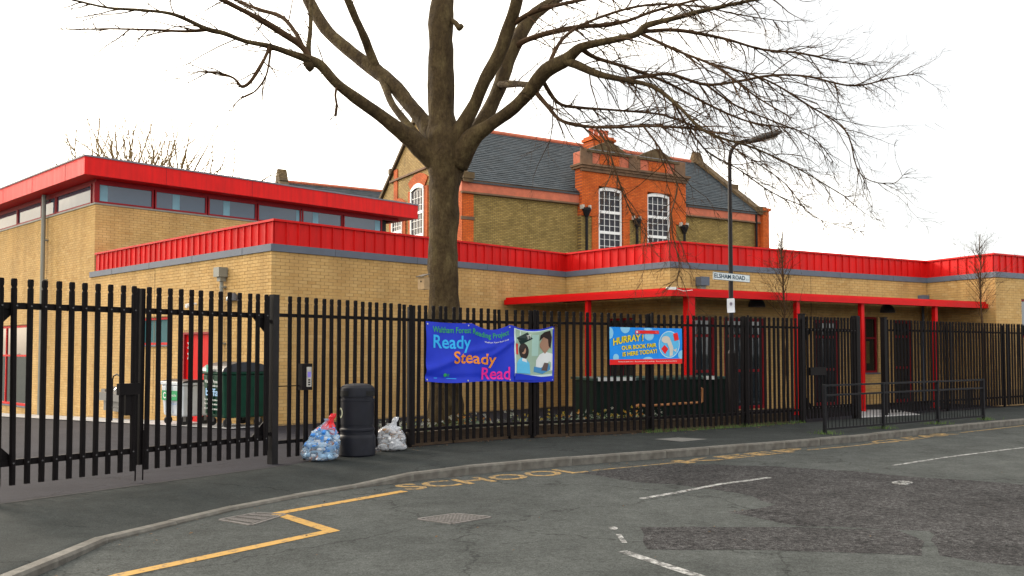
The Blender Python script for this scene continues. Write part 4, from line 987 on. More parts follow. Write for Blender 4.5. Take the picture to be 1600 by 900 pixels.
LIMBS = {
 'A': [(700, 262, 44, 17.0), (668, 240, 40, 16.9), (640, 216, 30, 16.8), (602, 186, 22, 16.6), (560, 156, 20, 16.4), (527, 131, 18, 16.2), (502, 103, 17, 16.1), (487, 95, 16, 16.0), (462, 86, 11, 15.9), (420, 72, 9, 15.7), (385, 65, 8, 15.6), (350, 52, 8, 15.4), (322, 45, 8, 15.3), (273, 23, 6, 15.1), (224, 16, 5, 14.9), (168, 12, 4, 14.7), (105, -2, 3, 14.5), (60, -8, 2, 14.4)],
 'A_up': [(484, 105, 14, 16.0), (482, 78, 9, 16.1), (485, 45, 8, 16.2), (486, 10, 7, 16.3), (490, -60, 5, 16.6)],
 'A_upl': [(486, 98, 12, 16.0), (472, 73, 11, 16.0), (437, 49, 11, 15.8), (402, 28, 10, 15.6), (350, 1, 8, 15.3), (290, -30, 5, 15.0), (200, -80, 3, 14.8)],
 'A_up2': [(474, 76, 8, 16.0), (462, 52, 8, 16.2), (441, 27, 7, 16.5), (410, 16, 6, 16.8), (380, 5, 5, 17.1), (330, -20, 4, 17.4)],
 'A_hor': [(326, 46, 6, 15.3), (290, 49, 5, 15.4), (245, 47, 4, 15.6), (175, 45, 3, 15.9), (120, 46, 2.4, 16.1), (94, 45, 1.6, 16.2)],
 'A_drop': [(421, 72, 7, 15.7), (416, 86, 6, 15.6), (402, 112, 6, 15.4), (389, 130, 6, 15.3), (377, 135, 6, 15.2), (365, 122, 4, 15.1), (340, 114, 4, 15.0), (308, 112, 2.5, 14.9)],
 'A_drop2': [(423, 74, 4, 15.7), (420, 100, 3.4, 15.6), (414, 122, 3, 15.5), (398, 143, 3, 15.4), (374, 156, 2.4, 15.3), (362, 172, 1.5, 15.2)],
 'A_hang': [(527, 133, 5, 16.2), (524, 148, 4, 16.1), (526, 165, 4, 16.1), (524, 181, 5, 16.1)],
 'B': [(700, 255, 40, 17.1), (676, 215, 34, 17.3), (660, 189, 28, 17.5), (636, 159, 24, 17.8), (609, 127, 24, 18.1), (582, 107, 25, 18.4), (548, 81, 22, 18.7), (514, 51, 21, 19.0), (487, 10, 20, 19.3), (465, -40, 16, 19.6), (440, -120, 10, 20.0), (420, -200, 5, 20.4)],
 'B2': [(590, 112, 18, 18.3), (578, 82, 15, 18.2), (568, 56, 14, 18.0), (550, 15, 13, 17.8), (538, -20, 11, 17.6), (530, -100, 7, 17.3)],
 'B3': [(660, 222, 16, 17.0), (640, 198, 13, 17.2), (613, 163, 12, 17.6), (601, 134, 11, 18.0), (588, 112, 10, 18.3)],
 'C': [(702, 235, 44, 16.9), (725, 194, 26, 16.8), (742, 162, 24, 16.7), (754, 132, 24, 16.6), (778, 88, 23, 16.5), (795, 44, 22, 16.4), (808, 0, 20, 16.2), (820, -70, 15, 16.0), (850, -170, 8, 15.6)],
 'C2': [(712, 240, 42, 17.1), (748, 200, 27, 17.3), (778, 142, 25, 17.6), (798, 84, 24, 17.8), (825, 34, 22, 18.0), (855, 8, 18, 18.2), (890, -12, 14, 18.4), (960, -40, 9, 18.7), (1060, -60, 5, 19.0)],
 'C2s': [(806, 74, 12, 17.8), (822, 63, 10, 17.6), (859, 51, 9, 17.3), (905, 42, 8, 17.0), (945, 39, 8, 16.7), (982, 32, 6, 16.5), (1020, 18, 5, 16.3), (1080, 2, 4, 16.0), (1140, -10, 3, 15.8)],
 'D': [(712, 255, 44, 16.9), (735, 219, 32, 16.7), (762, 198, 22, 16.5), (798, 172, 21, 16.3), (828, 142, 24, 16.1), (852, 112, 24, 15.9), (885, 93, 20, 15.7), (906, 75, 15, 15.5), (935, 67, 12, 15.3), (991, 55, 11, 15.0), (1010, 40, 10, 14.9), (1056, 28, 8, 14.7), (1102, 16, 7, 14.5), (1153, 5, 5, 14.3), (1210, -6, 4, 14.1)],
 'D_link': [(782, 133, 14, 17.5), (806, 131, 11, 16.9), (838, 134, 12, 16.2)],
 'D_b': [(880, 95, 16, 15.7), (900, 101, 14, 15.6), (936, 116, 11, 15.4), (977, 125, 9, 15.1), (1019, 135, 7, 14.8), (1056, 162, 6, 14.5), (1093, 199, 5, 14.2), (1125, 215, 4, 14.0), (1180, 232, 3, 13.8), (1246, 263, 2.4, 13.6), (1320, 307, 1.5, 13.4)],
 'D_c': [(970, 124, 7, 15.1), (1010, 119, 6, 15.3), (1047, 116, 6, 15.5), (1102, 132, 5, 15.7), (1153, 127, 4.4, 15.9), (1204, 118, 4, 16.0), (1259, 119, 3.4, 16.1), (1333, 134, 3, 16.2), (1395, 121, 2.2, 16.3), (1425, 116, 1.4, 16.4)],
 'D_d': [(1000, 50, 7, 15.0), (1056, 47, 6, 15.3), (1130, 60, 5, 15.7), (1190, 77, 4, 16.1), (1250, 83, 3.4, 16.4), (1315, 97, 2.4, 16.7), (1365, 102, 1.6, 17.0)],
 'D_e': [(834, 140, 9, 16.1), (855, 165, 7, 15.9), (880, 190, 6, 15.7), (936, 199, 5, 15.4), (1010, 197, 4.4, 15.1), (1060, 199, 4, 14.9), (1093, 203, 3, 14.8), (1150, 212, 2, 14.6)],
 'D_f': [(846, 122, 8, 16.0), (871, 160, 6, 16.4), (905, 168, 5, 16.7), (960, 172, 4, 17.1), (1037, 180, 3.4, 17.5), (1100, 205, 2.6, 17.8), (1160, 240, 2, 18.1), (1227, 287, 1.6, 18.4), (1269, 337, 1.4, 18.6), (1343, 361, 1, 18.8)],
 'D_g': [(1110, 100, 4, 15.0), (1160, 112, 3.4, 15.0), (1208, 130, 3, 15.0), (1259, 162, 3, 15.0), (1320, 203, 2.4, 15.0), (1338, 259, 2, 15.0), (1357, 281, 1.6, 15.0), (1394, 287, 1.3, 15.0), (1412, 273, 1, 15.0)],
 'D_h': [(908, 76, 9, 15.5), (930, 90, 7, 15.8), (975, 104, 6, 16.2), (1040, 128, 5, 16.7), (1110, 165, 4, 17.1), (1170, 190, 3, 17.5), (1235, 200, 2, 17.8)],
 'D_i': [(1000, 52, 6, 15.0), (1060, 80, 5, 14.6), (1120, 105, 4, 14.3), (1180, 150, 3, 14.0), (1230, 180, 2, 13.8)],
 'C_s': [(800, 40, 9, 16.4), (830, 20, 8, 16.0), (880, 6, 7, 15.6), (950, -8, 5, 15.2)],
 'D_j': [(930, 198, 4, 15.4), (948, 225, 3.4, 15.2), (960, 262, 3, 15.0), (985, 330, 2, 14.9), (1012, 372, 1.2, 14.8)],
 'D_k': [(1005, 197, 4, 15.1), (1036, 240, 3, 14.9), (1058, 290, 2.4, 14.7), (1048, 345, 2, 14.6), (1062, 420, 1.4, 14.5), (1048, 445, 1, 14.5)],
 'D_l': [(1052, 160, 4, 14.5), (1100, 232, 3, 14.9), (1150, 262, 2.4, 15.3), (1205, 300, 2, 15.6), (1255, 322, 1.4, 15.8)],
 'D_m': [(1100, 130, 4, 15.7), (1150, 165, 3, 16.0), (1210, 190, 2.4, 16.3), (1270, 215, 2, 16.6), (1300, 250, 1.3, 16.8)],
 'D_n': [(852, 112, 7, 15.9), (880, 60, 6, 16.3), (930, 30, 5, 16.7), (1010, 8, 4, 17.1), (1090, 10, 3, 17.4), (1160, 24, 2, 17.7), (1230, 34, 1.4, 18.0)],
 'up1': [(690, -100, 20, 17.0), (760, -180, 14, 16.4), (860, -260, 8, 15.8), (960, -300, 4, 15.2)],
 'up2': [(690, -140, 18, 17.0), (610, -220, 12, 17.8), (520, -290, 6, 18.6)],
}
TW = MB()
TRI = 0
def grow(p, d, length, r0, level, droop, seg=6):
    P = [p.copy()]; d = d.normalized(); dirs = [d.copy()]
    step = length / seg
    for i in range(seg):
        d = (d + Vector((random.gauss(0, .16), random.gauss(0, .16), random.gauss(0, .14) - droop * (1 - 1.6 * i / seg)))).normalized()
        P.append(P[-1] + d * step); dirs.append(d.copy())
    Rr = [r0 * (1 - .75 * i / seg) for i in range(seg + 1)]
    TW.tube(P, Rr, 5 if r0 > .012 else 3, cap=False)
    if level <= 0: return
    nchild = random.randint(3, 5) if level > 1 else random.randint(2, 4)
    for _ in range(nchild):
        i = random.randint(1, seg); sd_ = 1 if random.random() < .5 else -1
        ax = Vector((random.gauss(0, 1), random.gauss(0, 1), random.gauss(0, 1))).normalized()
        nd = (dirs[i] + ax.cross(dirs[i]).normalized() * random.uniform(.45, 1.0)).normalized()
        grow(P[i], nd, length * random.uniform(.3, .58), max(.0032, Rr[i] * .64), level - 1, droop * .8, max(3, seg - 2))
for nm, pts in LIMBS.items():
    P, Rr = limb(pts)
    lumpy_tube(P, Rr, 14 if pts[0][2] > 12 else 7, .17, len(nm)).build('limb', M_BARK if pts[0][2] > 12 else M_TWIG, tree, smooth=True)
    # side shoots
    side = 1.0
    lenm = sum((b - a).length for a, b in zip(P, P[1:])); acc = 0
    right = nm[0] in 'D' or nm in ('C2s', 'C_s')
    gap = .12 if right else .19
    if nm in ('B', 'B2', 'B3', 'C', 'C2'): gap = .75
    nxt = .3
    for i in range(1, len(P)):
        acc += (P[i] - P[i - 1]).length
        if Rr[i] > .10: nxt = acc + .2; continue
        while acc > nxt:
            nxt += gap * random.uniform(.6, 1.4)
            t = (P[i] - P[i - 1]).normalized()
            ax = Vector((random.gauss(0, .8), random.gauss(0, 1.3), random.gauss(0, .8))).normalized()
            nd = t * random.uniform(.7, 1.3) + ax.cross(t).normalized() * random.uniform(.35, .95) + Vector((0, 0, -.12 if right else .02))
            big = random.random()
            ln = (.28 + 1.5 * random.random() ** 1.7) * (1.15 if right else .85) * (1 if big < .8 else 1.5)
            if right: ln = min(1.5, ln) * (1.1 - .6 * i / len(P))
            grow(P[i], nd, ln, min(.013, Rr[i] * .55 + .003), 2 if (right or big > .35) else 1, .10 if right else .03, 6)
    # terminal sprays
    for _ in range(3):
        grow(P[-1], (P[-1] - P[-3]).normalized() + Vector((random.gauss(0, .35), random.gauss(0, .35), random.gauss(0, .3))), random.uniform(.15, .4) if right else random.uniform(.4, .9), .006, 1, .05, 5)
TW.build('twigs', M_TWIG, tree, kind='stuff')
# knots and stubs on the limbs
kn = MB()
for x, y, d, r_ in ((484, 102, 16.0, .10), (702, 45, 17, .0), (480, 99, 16.0, .08)):
    if r_:
        c = pix(x, y, Y=d); kn = MB(); kn.lathe([(r_ * .2, -r_ * 1.2), (r_ * .8, -r_ * .6), (r_, 0), (r_ * .75, r_ * .7), (r_ * .2, r_)], tuple(c), 8); kn.build('knot', M_BARK, tree, smooth=True)
kn = MB(); c = pix(703, 30, Y=16.95); kn.tube([c, pix(712, 36, Y=16.8), pix(718, 44, Y=16.7), pix(722, 40, Y=16.65)], [.05, .05, .06, .05], 7)
kn.build('stub', M_BARK, tree, smooth=True)
bx = pix(662, 441, Y=16.55); bb = empty('bird_box', (bx.x, bx.y, bx.z - .14), R(-40), label='small wooden bird box fixed to the side of the big tree trunk', cat='bird box')
M_BOX = pm('weathered_ply', (.36, .24, .12), .8, .15, 12)
MB().box((-.085, -.07, 0), (.085, .07, .23)).build('box', M_BOX, bb, local=True)
MB().slab([(-.10, -.11, .231), (.10, -.11, .231), (.10, .08, .29), (-.10, .08, .29)], (0, 0, .015)).build('lid', pm('dark_ply', (.07, .05, .03), .8), bb, local=True, fix=True)
MB().tube([(0, -.069, .15), (0, -.073, .15)], .018, 10).build('entrance_hole', M_BLACK, bb, local=True)

# slim young trees behind the railings
def slim_tree(name, x, ytop, ybase, Y, spread, label, seed, n=40):
    random.seed(seed); b = pix(x, 600, Y=Y); ztop = pix(x, ytop, Y=Y).z; z0 = 0
    r_ = empty(name, (b.x, Y, z0), label=label, cat='tree', group='slim young trees by the school wall')
    H = ztop; P = [Vector((b.x + random.gauss(0, .02), Y + random.gauss(0, .02), H * i / 10)) for i in range(11)]
    MB().tube(P, [.035 * (1 - .8 * i / 10) + .004 for i in range(11)], 7).build('trunk', M_TWIG, r_, smooth=True)
    global TW; keep = TW; TW = MB()
    for k in range(n):
        t = random.uniform(.5, .93); i = int(t * 10); p = P[i].lerp(P[min(10, i + 1)], t * 10 - i); a = random.uniform(0, 6.283)
        l_ = spread * (1.35 - t) * random.uniform(1.0, 1.9)
        grow(p, Vector((math.cos(a) * .75, math.sin(a) * .75, 1.0)), l_, .009, 2, -.05, 5)
    TW.build('crown', M_TWIG, r_, kind='stuff'); TW = keep
slim_tree('young_tree', 1226, 362, 650, 21.6, .75, 'slim bare young tree in front of the entrance canopy, beside the lamp column', 3)
slim_tree('young_tree', 1536, 366, 640, 25.0, .8, 'slim bare young tree near the right end of the canopy', 5, 44)
def shrub_tree(x, ytop, Y, w, label, seed, n):
    random.seed(seed); b = pix(x, 300, Y=Y); ztop = pix(x, ytop, Y=Y).z
    r_ = empty('pollarded_tree', (b.x, Y, -.8), label=label, cat='tree', group='bare treetops above the hall roof')
    MB().tube([(b.x, Y, -.8), (b.x + .05, Y, 3), (b.x, Y, 6.6)], [.28, .22, .2], 8).build('trunk', M_TWIG, r_, smooth=True)
    global TW; keep = TW; TW = MB()
    for k in range(n):
        a = random.uniform(0, 6.283); e = random.uniform(.0, w)
        grow(Vector((b.x, Y, 6.5)), Vector((math.cos(a) * e, math.sin(a) * e, 1)), (ztop - 6.5) * random.uniform(.8, 1.12), .075, 2, -.02, 8)
    TW.build('crown', pm('pale_twig', (.20, .13, .05), .8, .3, 3), r_, kind='stuff'); TW = keep
shrub_tree(178, 185, 46, .45, 'leftmost bare treetop poking above the hall roof', 11, 20)
shrub_tree(212, 180, 48, .25, 'narrow upright bare treetop, second from left above the hall roof', 12, 14)
shrub_tree(252, 180, 47, .38, 'bare fan shaped treetop, second from right above the hall roof', 13, 20)
shrub_tree(298, 190, 50, .5, 'sparse bare treetop, rightmost above the hall roof', 14, 14)
random.seed(21)
# ---------------------------------------------------------------- palisade fence and gates
def pale_mesh(h, w=.067):
    P = [(-w / 2, .004), (-w * .3, -.018), (0, -.008), (w * .3, -.018), (w / 2, .004), (w / 2, .014), (w * .28, -.010), (0, .0), (-w * .28, -.010), (-w / 2, .014)]
    n_ = len(P); Z = [(0, 1), (h - .11, 1), (h - .10, .8), (h - .085, .8), (h - .075, 1), (h - .015, 1), (h, .78)]
    vs = [(x * s_, y, z) for z, s_ in Z for x, y in P]
    fs = [(i * n_ + k, i * n_ + (k + 1) % n_, (i + 1) * n_ + (k + 1) % n_, (i + 1) * n_ + k) for i in range(len(Z) - 1) for k in range(n_)]
    fs += [tuple(range(n_))[::-1], tuple((len(Z) - 1) * n_ + k for k in range(n_))]
    return MB().add(vs, fs).mesh('pale', M_BLACK)
PM = {}
def pale(root, O, d, u, z0, z1, k=.03):
    key = round(z1 - z0, 2)
    if key not in PM: PM[key] = pale_mesh(key)
    o = inst(PM[key], 'pale', root, frameM(O, d, u, k, z0) @ Matrix.Rotation(random.gauss(0, .0035 if random.random() < .93 else .012), 4, 'Y') @ Matrix.Rotation(random.gauss(0, .05), 4, 'Z')); return o
def post(root, c, d, w, z1, dep=None, name='post', mat=None):
    dep = dep or w
    p = MB().obox(c, d, -w / 2, w / 2, -dep / 2, dep / 2, -.05, z1).build(name, mat or M_BLACK, root); bevel(p, .008); return p
def chain_len(P): return [math.hypot(b[0] - a[0], b[1] - a[1]) for a, b in zip(P, P[1:])]
def chain_at(P, s_):
    for a, b in zip(P, P[1:]):
        d, l_ = unit(a, b)
        if s_ <= l_ + 1e-9 or (a, b) == (P[-2], P[-1]): return (a[0] + d[0] * s_, a[1] + d[1] * s_), d
        s_ -= l_
def fence(name, P, label, ztop, s0=.1, posts=2.6, step=.15, group=None, z0=.06):
    L_ = sum(chain_len(P)); r_ = empty(name, (P[0][0], P[0][1], 0), label=label, cat='fence', group=group)
    s_ = s0
    while s_ < L_ - .03:
        c, d = chain_at(P, s_); zt = ztop(s_ / L_); pale(r_, c, d, 0, z0, round(zt, 2)); s_ += step
    for a, b in zip(P, P[1:]):
        d, l_ = unit(a, b)
        for z in (2.12, .28):
            MB().obox(a, d, -.01, l_ + .01, -.0, .012, z - .025, z + .025).obox(a, d, -.01, l_ + .01, -.05, .0, z + .019, z + .025).build('rail', M_BLACK, r_)
    s_ = posts
    while s_ < L_:
        c, d = chain_at(P, s_); m = MB(); m.obox(c, d, -.035, .035, -.10, -.052, -.05, 2.34); m.obox(c, d, -.028, .028, .034, .046, .04, 2.36)
        m.build('post', M_BLACK, r_); s_ += posts
    return r_
fz = lambda t: 2.40 - .08 * min(1, t * 1.6) if t < .85 else 2.33
fence('palisade_fence', FENCE, 'long black steel palisade fence carrying the two banners', fz, .16)
fence('palisade_fence', FENCE2, 'black steel palisade fence right of the open gateway', lambda t: 2.38, .12, 3.0)
def gate_leaf(name, a, b, label, z0, z1, hinge_at_a, step, lock=False, group=None):
    d, l_ = unit(a, b); r_ = empty(name, (a[0], a[1], z0), label=label, cat='gate', group=group)
    n_ = max(3, round(l_ / step)); st = l_ / n_
    for k in range(n_): pale(r_, a, d, st * (k + .5), z0, z1, .06)
    for u in (0.025, l_ - .025): MB().obox(a, d, u - .025, u + .025, -.025, .025, z0 + .06, z1 - .02).build('stile', M_BLACK, r_)
    for z in (z1 - .30, z0 + .24): MB().obox(a, d, .07, l_ - .07, -.025, .030, z - .035, z + .035).build('rail', M_BLACK, r_)
    for z, s_ in ((z1 - .335, -1), (z0 + .275, 1)):
        u = .07 if hinge_at_a else l_ - .07; e = .2 if hinge_at_a else -.2
        P = [(u, z), (u + e, z), (u, z + s_ * .2)]
        MB().slab([(a[0] + d[0] * q[0] + d[1] * .01, a[1] + d[1] * q[0] - d[0] * .01, q[1]) for q in P], (-d[1] * .015, d[0] * .015, 0)).build('gusset', M_BLACK, r_, fix=True)
    bl = MB()
    for k in range(n_):
        for z in (z1 - .30, z0 + .24):
            c = Vector((a[0] + d[0] * st * (k + .5) + d[1] * .065, a[1] + d[1] * st * (k + .5) - d[0] * .065, z)); bl.tube([c, c + Vector((d[1], -d[0], 0)) * .014], .010, 6)
    bl.build('bolts', pm('bolt_zinc', (.10, .095, .10), .5, .2, 20, metallic=.6), r_, kind='stuff')
    return r_
mid = (GL[0] + (GR[0] - GL[0]) * .462, GL[1] + (GR[1] - GL[1]) * .462)
dg, lg = unit(GL, GR)
gA = (GL[0] + dg[0] * .06, GL[1] + dg[1] * .06); gB = (GR[0] - dg[0] * .10, GR[1] - dg[1] * .10)
l1 = gate_leaf('palisade_gate', gA, (mid[0] - dg[0] * .015, mid[1] - dg[1] * .015), 'left leaf of the black palisade yard gate, with lock box at its edge', .13, 2.40, True, .15)
l2 = gate_leaf('palisade_gate', (mid[0] + dg[0] * .015, mid[1] + dg[1] * .015), gB, 'right leaf of the black palisade yard gate, hung before the wheeled bins', .13, 2.40, False, .15)
lk = MB(); zc = zat(607, mid[1]); lk.obox(mid, dg, -.30, -.03, .03, .10, zc - .07, zc + .07); lk.obox(mid, dg, -.20, -.10, .03, .07, zc - .32, zc - .07); lk.build('lock_box', M_BLACK, l1)
dbm = MB()
for k in (-.05, .05):
    c = (mid[0] + dg[0] * k + dg[1] * .05, mid[1] + dg[1] * k - dg[0] * .05); dbm.tube([(c[0], c[1], .005), (c[0], c[1], .62)], .009, 6)
dbm.build('drop_bolt', M_BLACK, l1)
gp_ = empty('gate_post', (GR[0], GR[1], 0), label='square black gate post beside the intercom panel', cat='gate post')
MB().obox(GR, dg, -.055, .055, -.05, .05, -.05, 2.41).build('shaft', pm('post_black', (.010, .0085, .009), .5, .3, 6, spec=.2), gp_); 
hg = MB(); 
for z in (2.02, .42):
    c = Vector((GR[0] - dg[0] * .065, GR[1] - dg[1] * .065, z)); hg.tube([c - Vector((dg[0], dg[1], 0)) * .08, c], .014, 6); hg.obox(GR, dg, -.09, -.06, -.03, .03, z - .025, z + .025)
hg.build('hinge', M_BLACK, gp_)
gl_ = empty('gate_post', (GL[0] - .02, GL[1] - .03, 0), label='black gate post at the far left edge', cat='gate post')
c = pix(-22, 600, Y=9.40); MB().obox((c.x, c.y), dg, -.085, .045, -.065, .065, -.05, 2.45).build('shaft', MATS['post_black'], gl_)
# pedestrian gate and its posts
l3 = gate_leaf('palisade_gate', (GATE2[0][0] + .06, GATE2[0][1] + .05), (GATE2[1][0] - .06, GATE2[1][1] - .05), 'closed black palisade gate leaf left of the open gateway, behind the guard railing', .08, 2.38, True, .13)
d3, L3 = unit(*GATE2); lk = MB(); zc = 1.14; lk.obox(GATE2[0], d3, .15, .75, .05, .12, zc - .09, zc + .09); lk.build('lock_box', M_BLACK, l3)
for P_, lb in ((GATE2[0], 'black post where the long fence meets the pedestrian gate'), (GATE2[1], 'black gate post on the left side of the open gateway'), (FENCE2[0], 'black gate post on the right side of the open gateway')):
    r_ = empty('gate_post', (P_[0], P_[1], 0), label=lb, cat='gate post'); post(r_, P_, d3, .12 if P_ != GATE2[1] else .16, 2.42, name='shaft'); MB().obox(P_, d3, -.07, .07, -.07, .07, 2.421, 2.44).build('cap', M_BLACK, r_)

# timber edging of the bed behind the fence
M_TIMB = pm('old_timber', (.075, .048, .028), .9, .35, 6, bump=.3, stretch=(1, 1, 5))
ed = empty('timber_edging', (FENCE[1][0], FENCE[1][1], 0), label='low brown timber edging boards along the foot of the long fence', cat='edging')
s_ = 2.4; Ltot = sum(chain_len(FENCE))
while s_ < Ltot - .3:
    e = min(s_ + 1.2, Ltot - .05); (a, d), (b, _) = chain_at(FENCE, s_), chain_at(FENCE, e - .01)
    dd_, ll = unit(a, b); MB().obox(a, dd_, .005, ll - .005, -.20, -.165, -.02, .22 + random.uniform(-.015, .01)).build('board', M_TIMB, ed); s_ = e
# soil
vs = []; N = 40
for i in range(N + 1):
    c, d = chain_at(FENCE, 2.0 + (Ltot - 2.1) * i / N)
    vs += [(c[0] - d[1] * .2, c[1] + d[0] * .2, .16), (c[0] - d[1] * 1.9, c[1] + d[0] * 1.9, .14)]
MB().add(vs, [(2 * i, 2 * i + 1, 2 * i + 3, 2 * i + 2) for i in range(N)]).build('soil_bed', pm('soil', (.05, .035, .022), .95, .4, 12, bump=.6), kind='structure', fix=True)
# bedding plants
def leafm(name, c): return pm(name, c, .6, .35, 8)
M_LEAFS = [leafm('leaf_green', (.06, .11, .03)), leafm('leaf_pale', (.12, .15, .05)), leafm('leaf_dark', (.03, .07, .02))]
FL_C = {'yellow': (.45, .31, .02), 'orange': (.60, .25, .02), 'white': (.42, .42, .36)}
def plant(c, h, r_, kind, label):
    root = empty('bedding_plant', (c[0], c[1], .14), label=label, cat='plant', group=kind + ' flowered plants in the bed behind the fence')
    m = MB()
    for k in range(46):
        a = random.uniform(0, 6.283); rr = r_ * math.sqrt(random.random()); p = Vector((c[0] + rr * math.cos(a), c[1] + rr * math.sin(a), .15 + h * random.random() * (1 - .5 * rr / r_)))
        t = Vector((math.cos(a), math.sin(a), random.uniform(-.2, .9))).normalized(); s_ = t.cross(Vector((0, 0, 1))).normalized(); l_ = random.uniform(.04, .09)
        m.add([p, p + t * l_ * .5 + s_ * l_ * .28, p + t * l_, p + t * l_ * .5 - s_ * l_ * .28], [(0, 1, 2, 3)])
    m.build('foliage', random.choice(M_LEAFS), root, kind='stuff')
    fl = MB()
    for k in range(6):
        a = random.uniform(0, 6.283); rr = r_ * random.random(); p = Vector((c[0] + rr * math.cos(a), c[1] + rr * math.sin(a), .15 + h * random.uniform(.5, 1.1)))
        for q in range(5):
            b = q * 1.2566; s_ = random.uniform(.016, .028); n1 = Vector((math.cos(b), -.5, math.sin(b))).normalized(); n2 = Vector((math.cos(b + .7), -.5, math.sin(b + .7))).normalized()
            fl.add([p, p + n1 * s_, p + (n1 + n2) * s_ * .75, p + n2 * s_], [(0, 1, 2, 3)])
    fl.build('flowers', pm('petal_' + kind, FL_C[kind], .6, .15, 9), root, kind='stuff')
s_ = 2.6; k = 0
while s_ < 8.4:
    c, d = chain_at(FENCE, s_)
    for off in (.45, .85):
        kd = ('white', 'yellow', 'white', 'orange', 'yellow')[k % 5] if s_ > 4 else ('white', 'white', 'yellow')[k % 3]
        o_ = off + random.uniform(-.1, .1); plant((c[0] - d[1] * o_, c[1] + d[0] * o_), random.uniform(.16, .3), random.uniform(.14, .22), kd, 'low ' + kd + ' flowered bedding plant in the soil behind the palisade fence'); k += 1
    s_ += random.uniform(.28, .42)

# dark green store behind the fence
c0, _d = pix(926, 640, Y=18.3), None; c1 = pix(1138, 640, Y=19.6); dS, lS = unit(c0, c1)
M_DG = pm('dark_green_metal', (.004, .014, .010), .6, .2, 5, spec=.15)
st = empty('garden_store', (c0.x, c0.y, 0), label='long low dark green store with a copper pipe on its front, behind the fence', cat='store')
O_ = (c0.x, c0.y)
bo = MB().obox(O_, dS, 0, lS, -.9, 0, .0, .98).build('body', M_DG, st)
for k in range(1, 9): MB().obox(O_, dS, lS * k / 9 - .012, lS * k / 9 + .012, .0, .012, .08, .95).build('rib', M_DG, bo)
ld = MB().slab([(O_[0] + dS[0] * u + dS[1] * n_, O_[1] + dS[1] * u - dS[0] * n_, z) for u, n_, z in ((-.03, .05, .985), (lS + .03, .05, .985), (lS + .03, -.95, .995), (-.03, -.95, .995))], (0, 0, .05)).build('lid', pm('teal_green_lid', (.012, .05, .04), .4, .2, 3), st, fix=True)
MB().obox(O_, dS, .1, 1.0, .052, .06, .975, 1.05).build('lid_sky_glint', M_WHITE, ld); MB().obox(O_, dS, lS - .7, lS - .35, .052, .06, .975, 1.05).build('lid_sky_glint', M_WHITE, ld)  # white strips paint the sky's reflection onto the lid edge
pz = lambda u, z: Vector((O_[0] + dS[0] * u + dS[1] * .05, O_[1] + dS[1] * u - dS[0] * .05, z))
MB().tube([pz(.95, .42), pz(1.1, .47), pz(1.2, .44), pz(1.6, .45), pz(2.2, .47), pz(2.62, .48), pz(2.66, .50), pz(2.66, .78), pz(2.60, .80)], [.03, .03, .03, .027, .027, .027, .027, .027, .03], 8).build('copper_pipe', pm('copper', (.48, .20, .07), .5, .2, 8), st, smooth=True)

# ---------------------------------------------------------------- intercom panel on the fence
ic = pix(471, 590, Y=13.12); (cI, dI) = chain_at(FENCE, on_line(FENCE[0], unit(FENCE[0], FENCE[1])[0], 471))
it = empty('intercom_panel', (cI[0], cI[1], 0), label='black entry intercom with steel face plate on a thin post', cat='intercom')
zc = zat(589, cI[1])
MB().obox(cI, dI, -.095, .085, .06, .16, zc - .19, zc + .2).build('housing', M_BLACK, it)
fp = MB().obox(cI, dI, -.02, .065, .161, .168, zc - .14, zc + .15).build('face_plate', pm('brushed_steel', (.42, .40, .36), .4, .15, 15, metallic=.3), it)
MB().obox(cI, dI, -.005, .05, .169, .173, zc + .0, zc + .08).build('screen', pm('violet_screen', (.20, .16, .62), .3, .2, 8), fp)
for k in range(3): MB().obox(cI, dI, .005 , .04, .169, .173, zc - .12 + k * .035, zc - .10 + k * .035).build('button', M_BLACK, fp)
n_ = (dI[1], -dI[0]); cc = (cI[0] + n_[0] * .1, cI[1] + n_[1] * .1); MB().tube([(cc[0], cc[1], 0), (cc[0], cc[1], zc - .19)], .022, 8).build('stem', M_BLACK, it)
MB().obox(cI, dI, -.55, -.095, .07, .085, zc - .13, zc - .115).build('cable', M_BLACK, it)

# ---------------------------------------------------------------- guard railing
RA, RBq = pix(1289, 678, Z=0), pix(1537, 656, Z=0); RA, RBq = (RA.x, RA.y), (RBq.x, RBq.y); dG, lG = unit(RA, RBq)
gr = empty('guard_railing', (RA[0], RA[1], 0), label='low black pedestrian guard railing along the kerb', cat='railing')
us = [0, on_line(RA, dG, 1378), on_line(RA, dG, 1463), lG]
for u in us: post(gr, (RA[0] + dG[0] * u, RA[1] + dG[1] * u), dG, .06, .95, .06, mat=M_BLACK2)
for z in (.93, .74, .09): MB().obox(RA, dG, 0, lG, -.018, .018, z - .018, z + .018).build('rail', M_BLACK2, gr)
bme = MB().tube([(0, 0, .1), (0, 0, .73)], .0085, 6).mesh('bar', M_BLACK2)
for a, b in zip(us, us[1:]):
    k = int((b - a) / .115)
    for j in range(1, k):
        u = a + (b - a) * j / k; inst(bme, 'bar', gr, frameM(RA, dG, u, 0, 0))

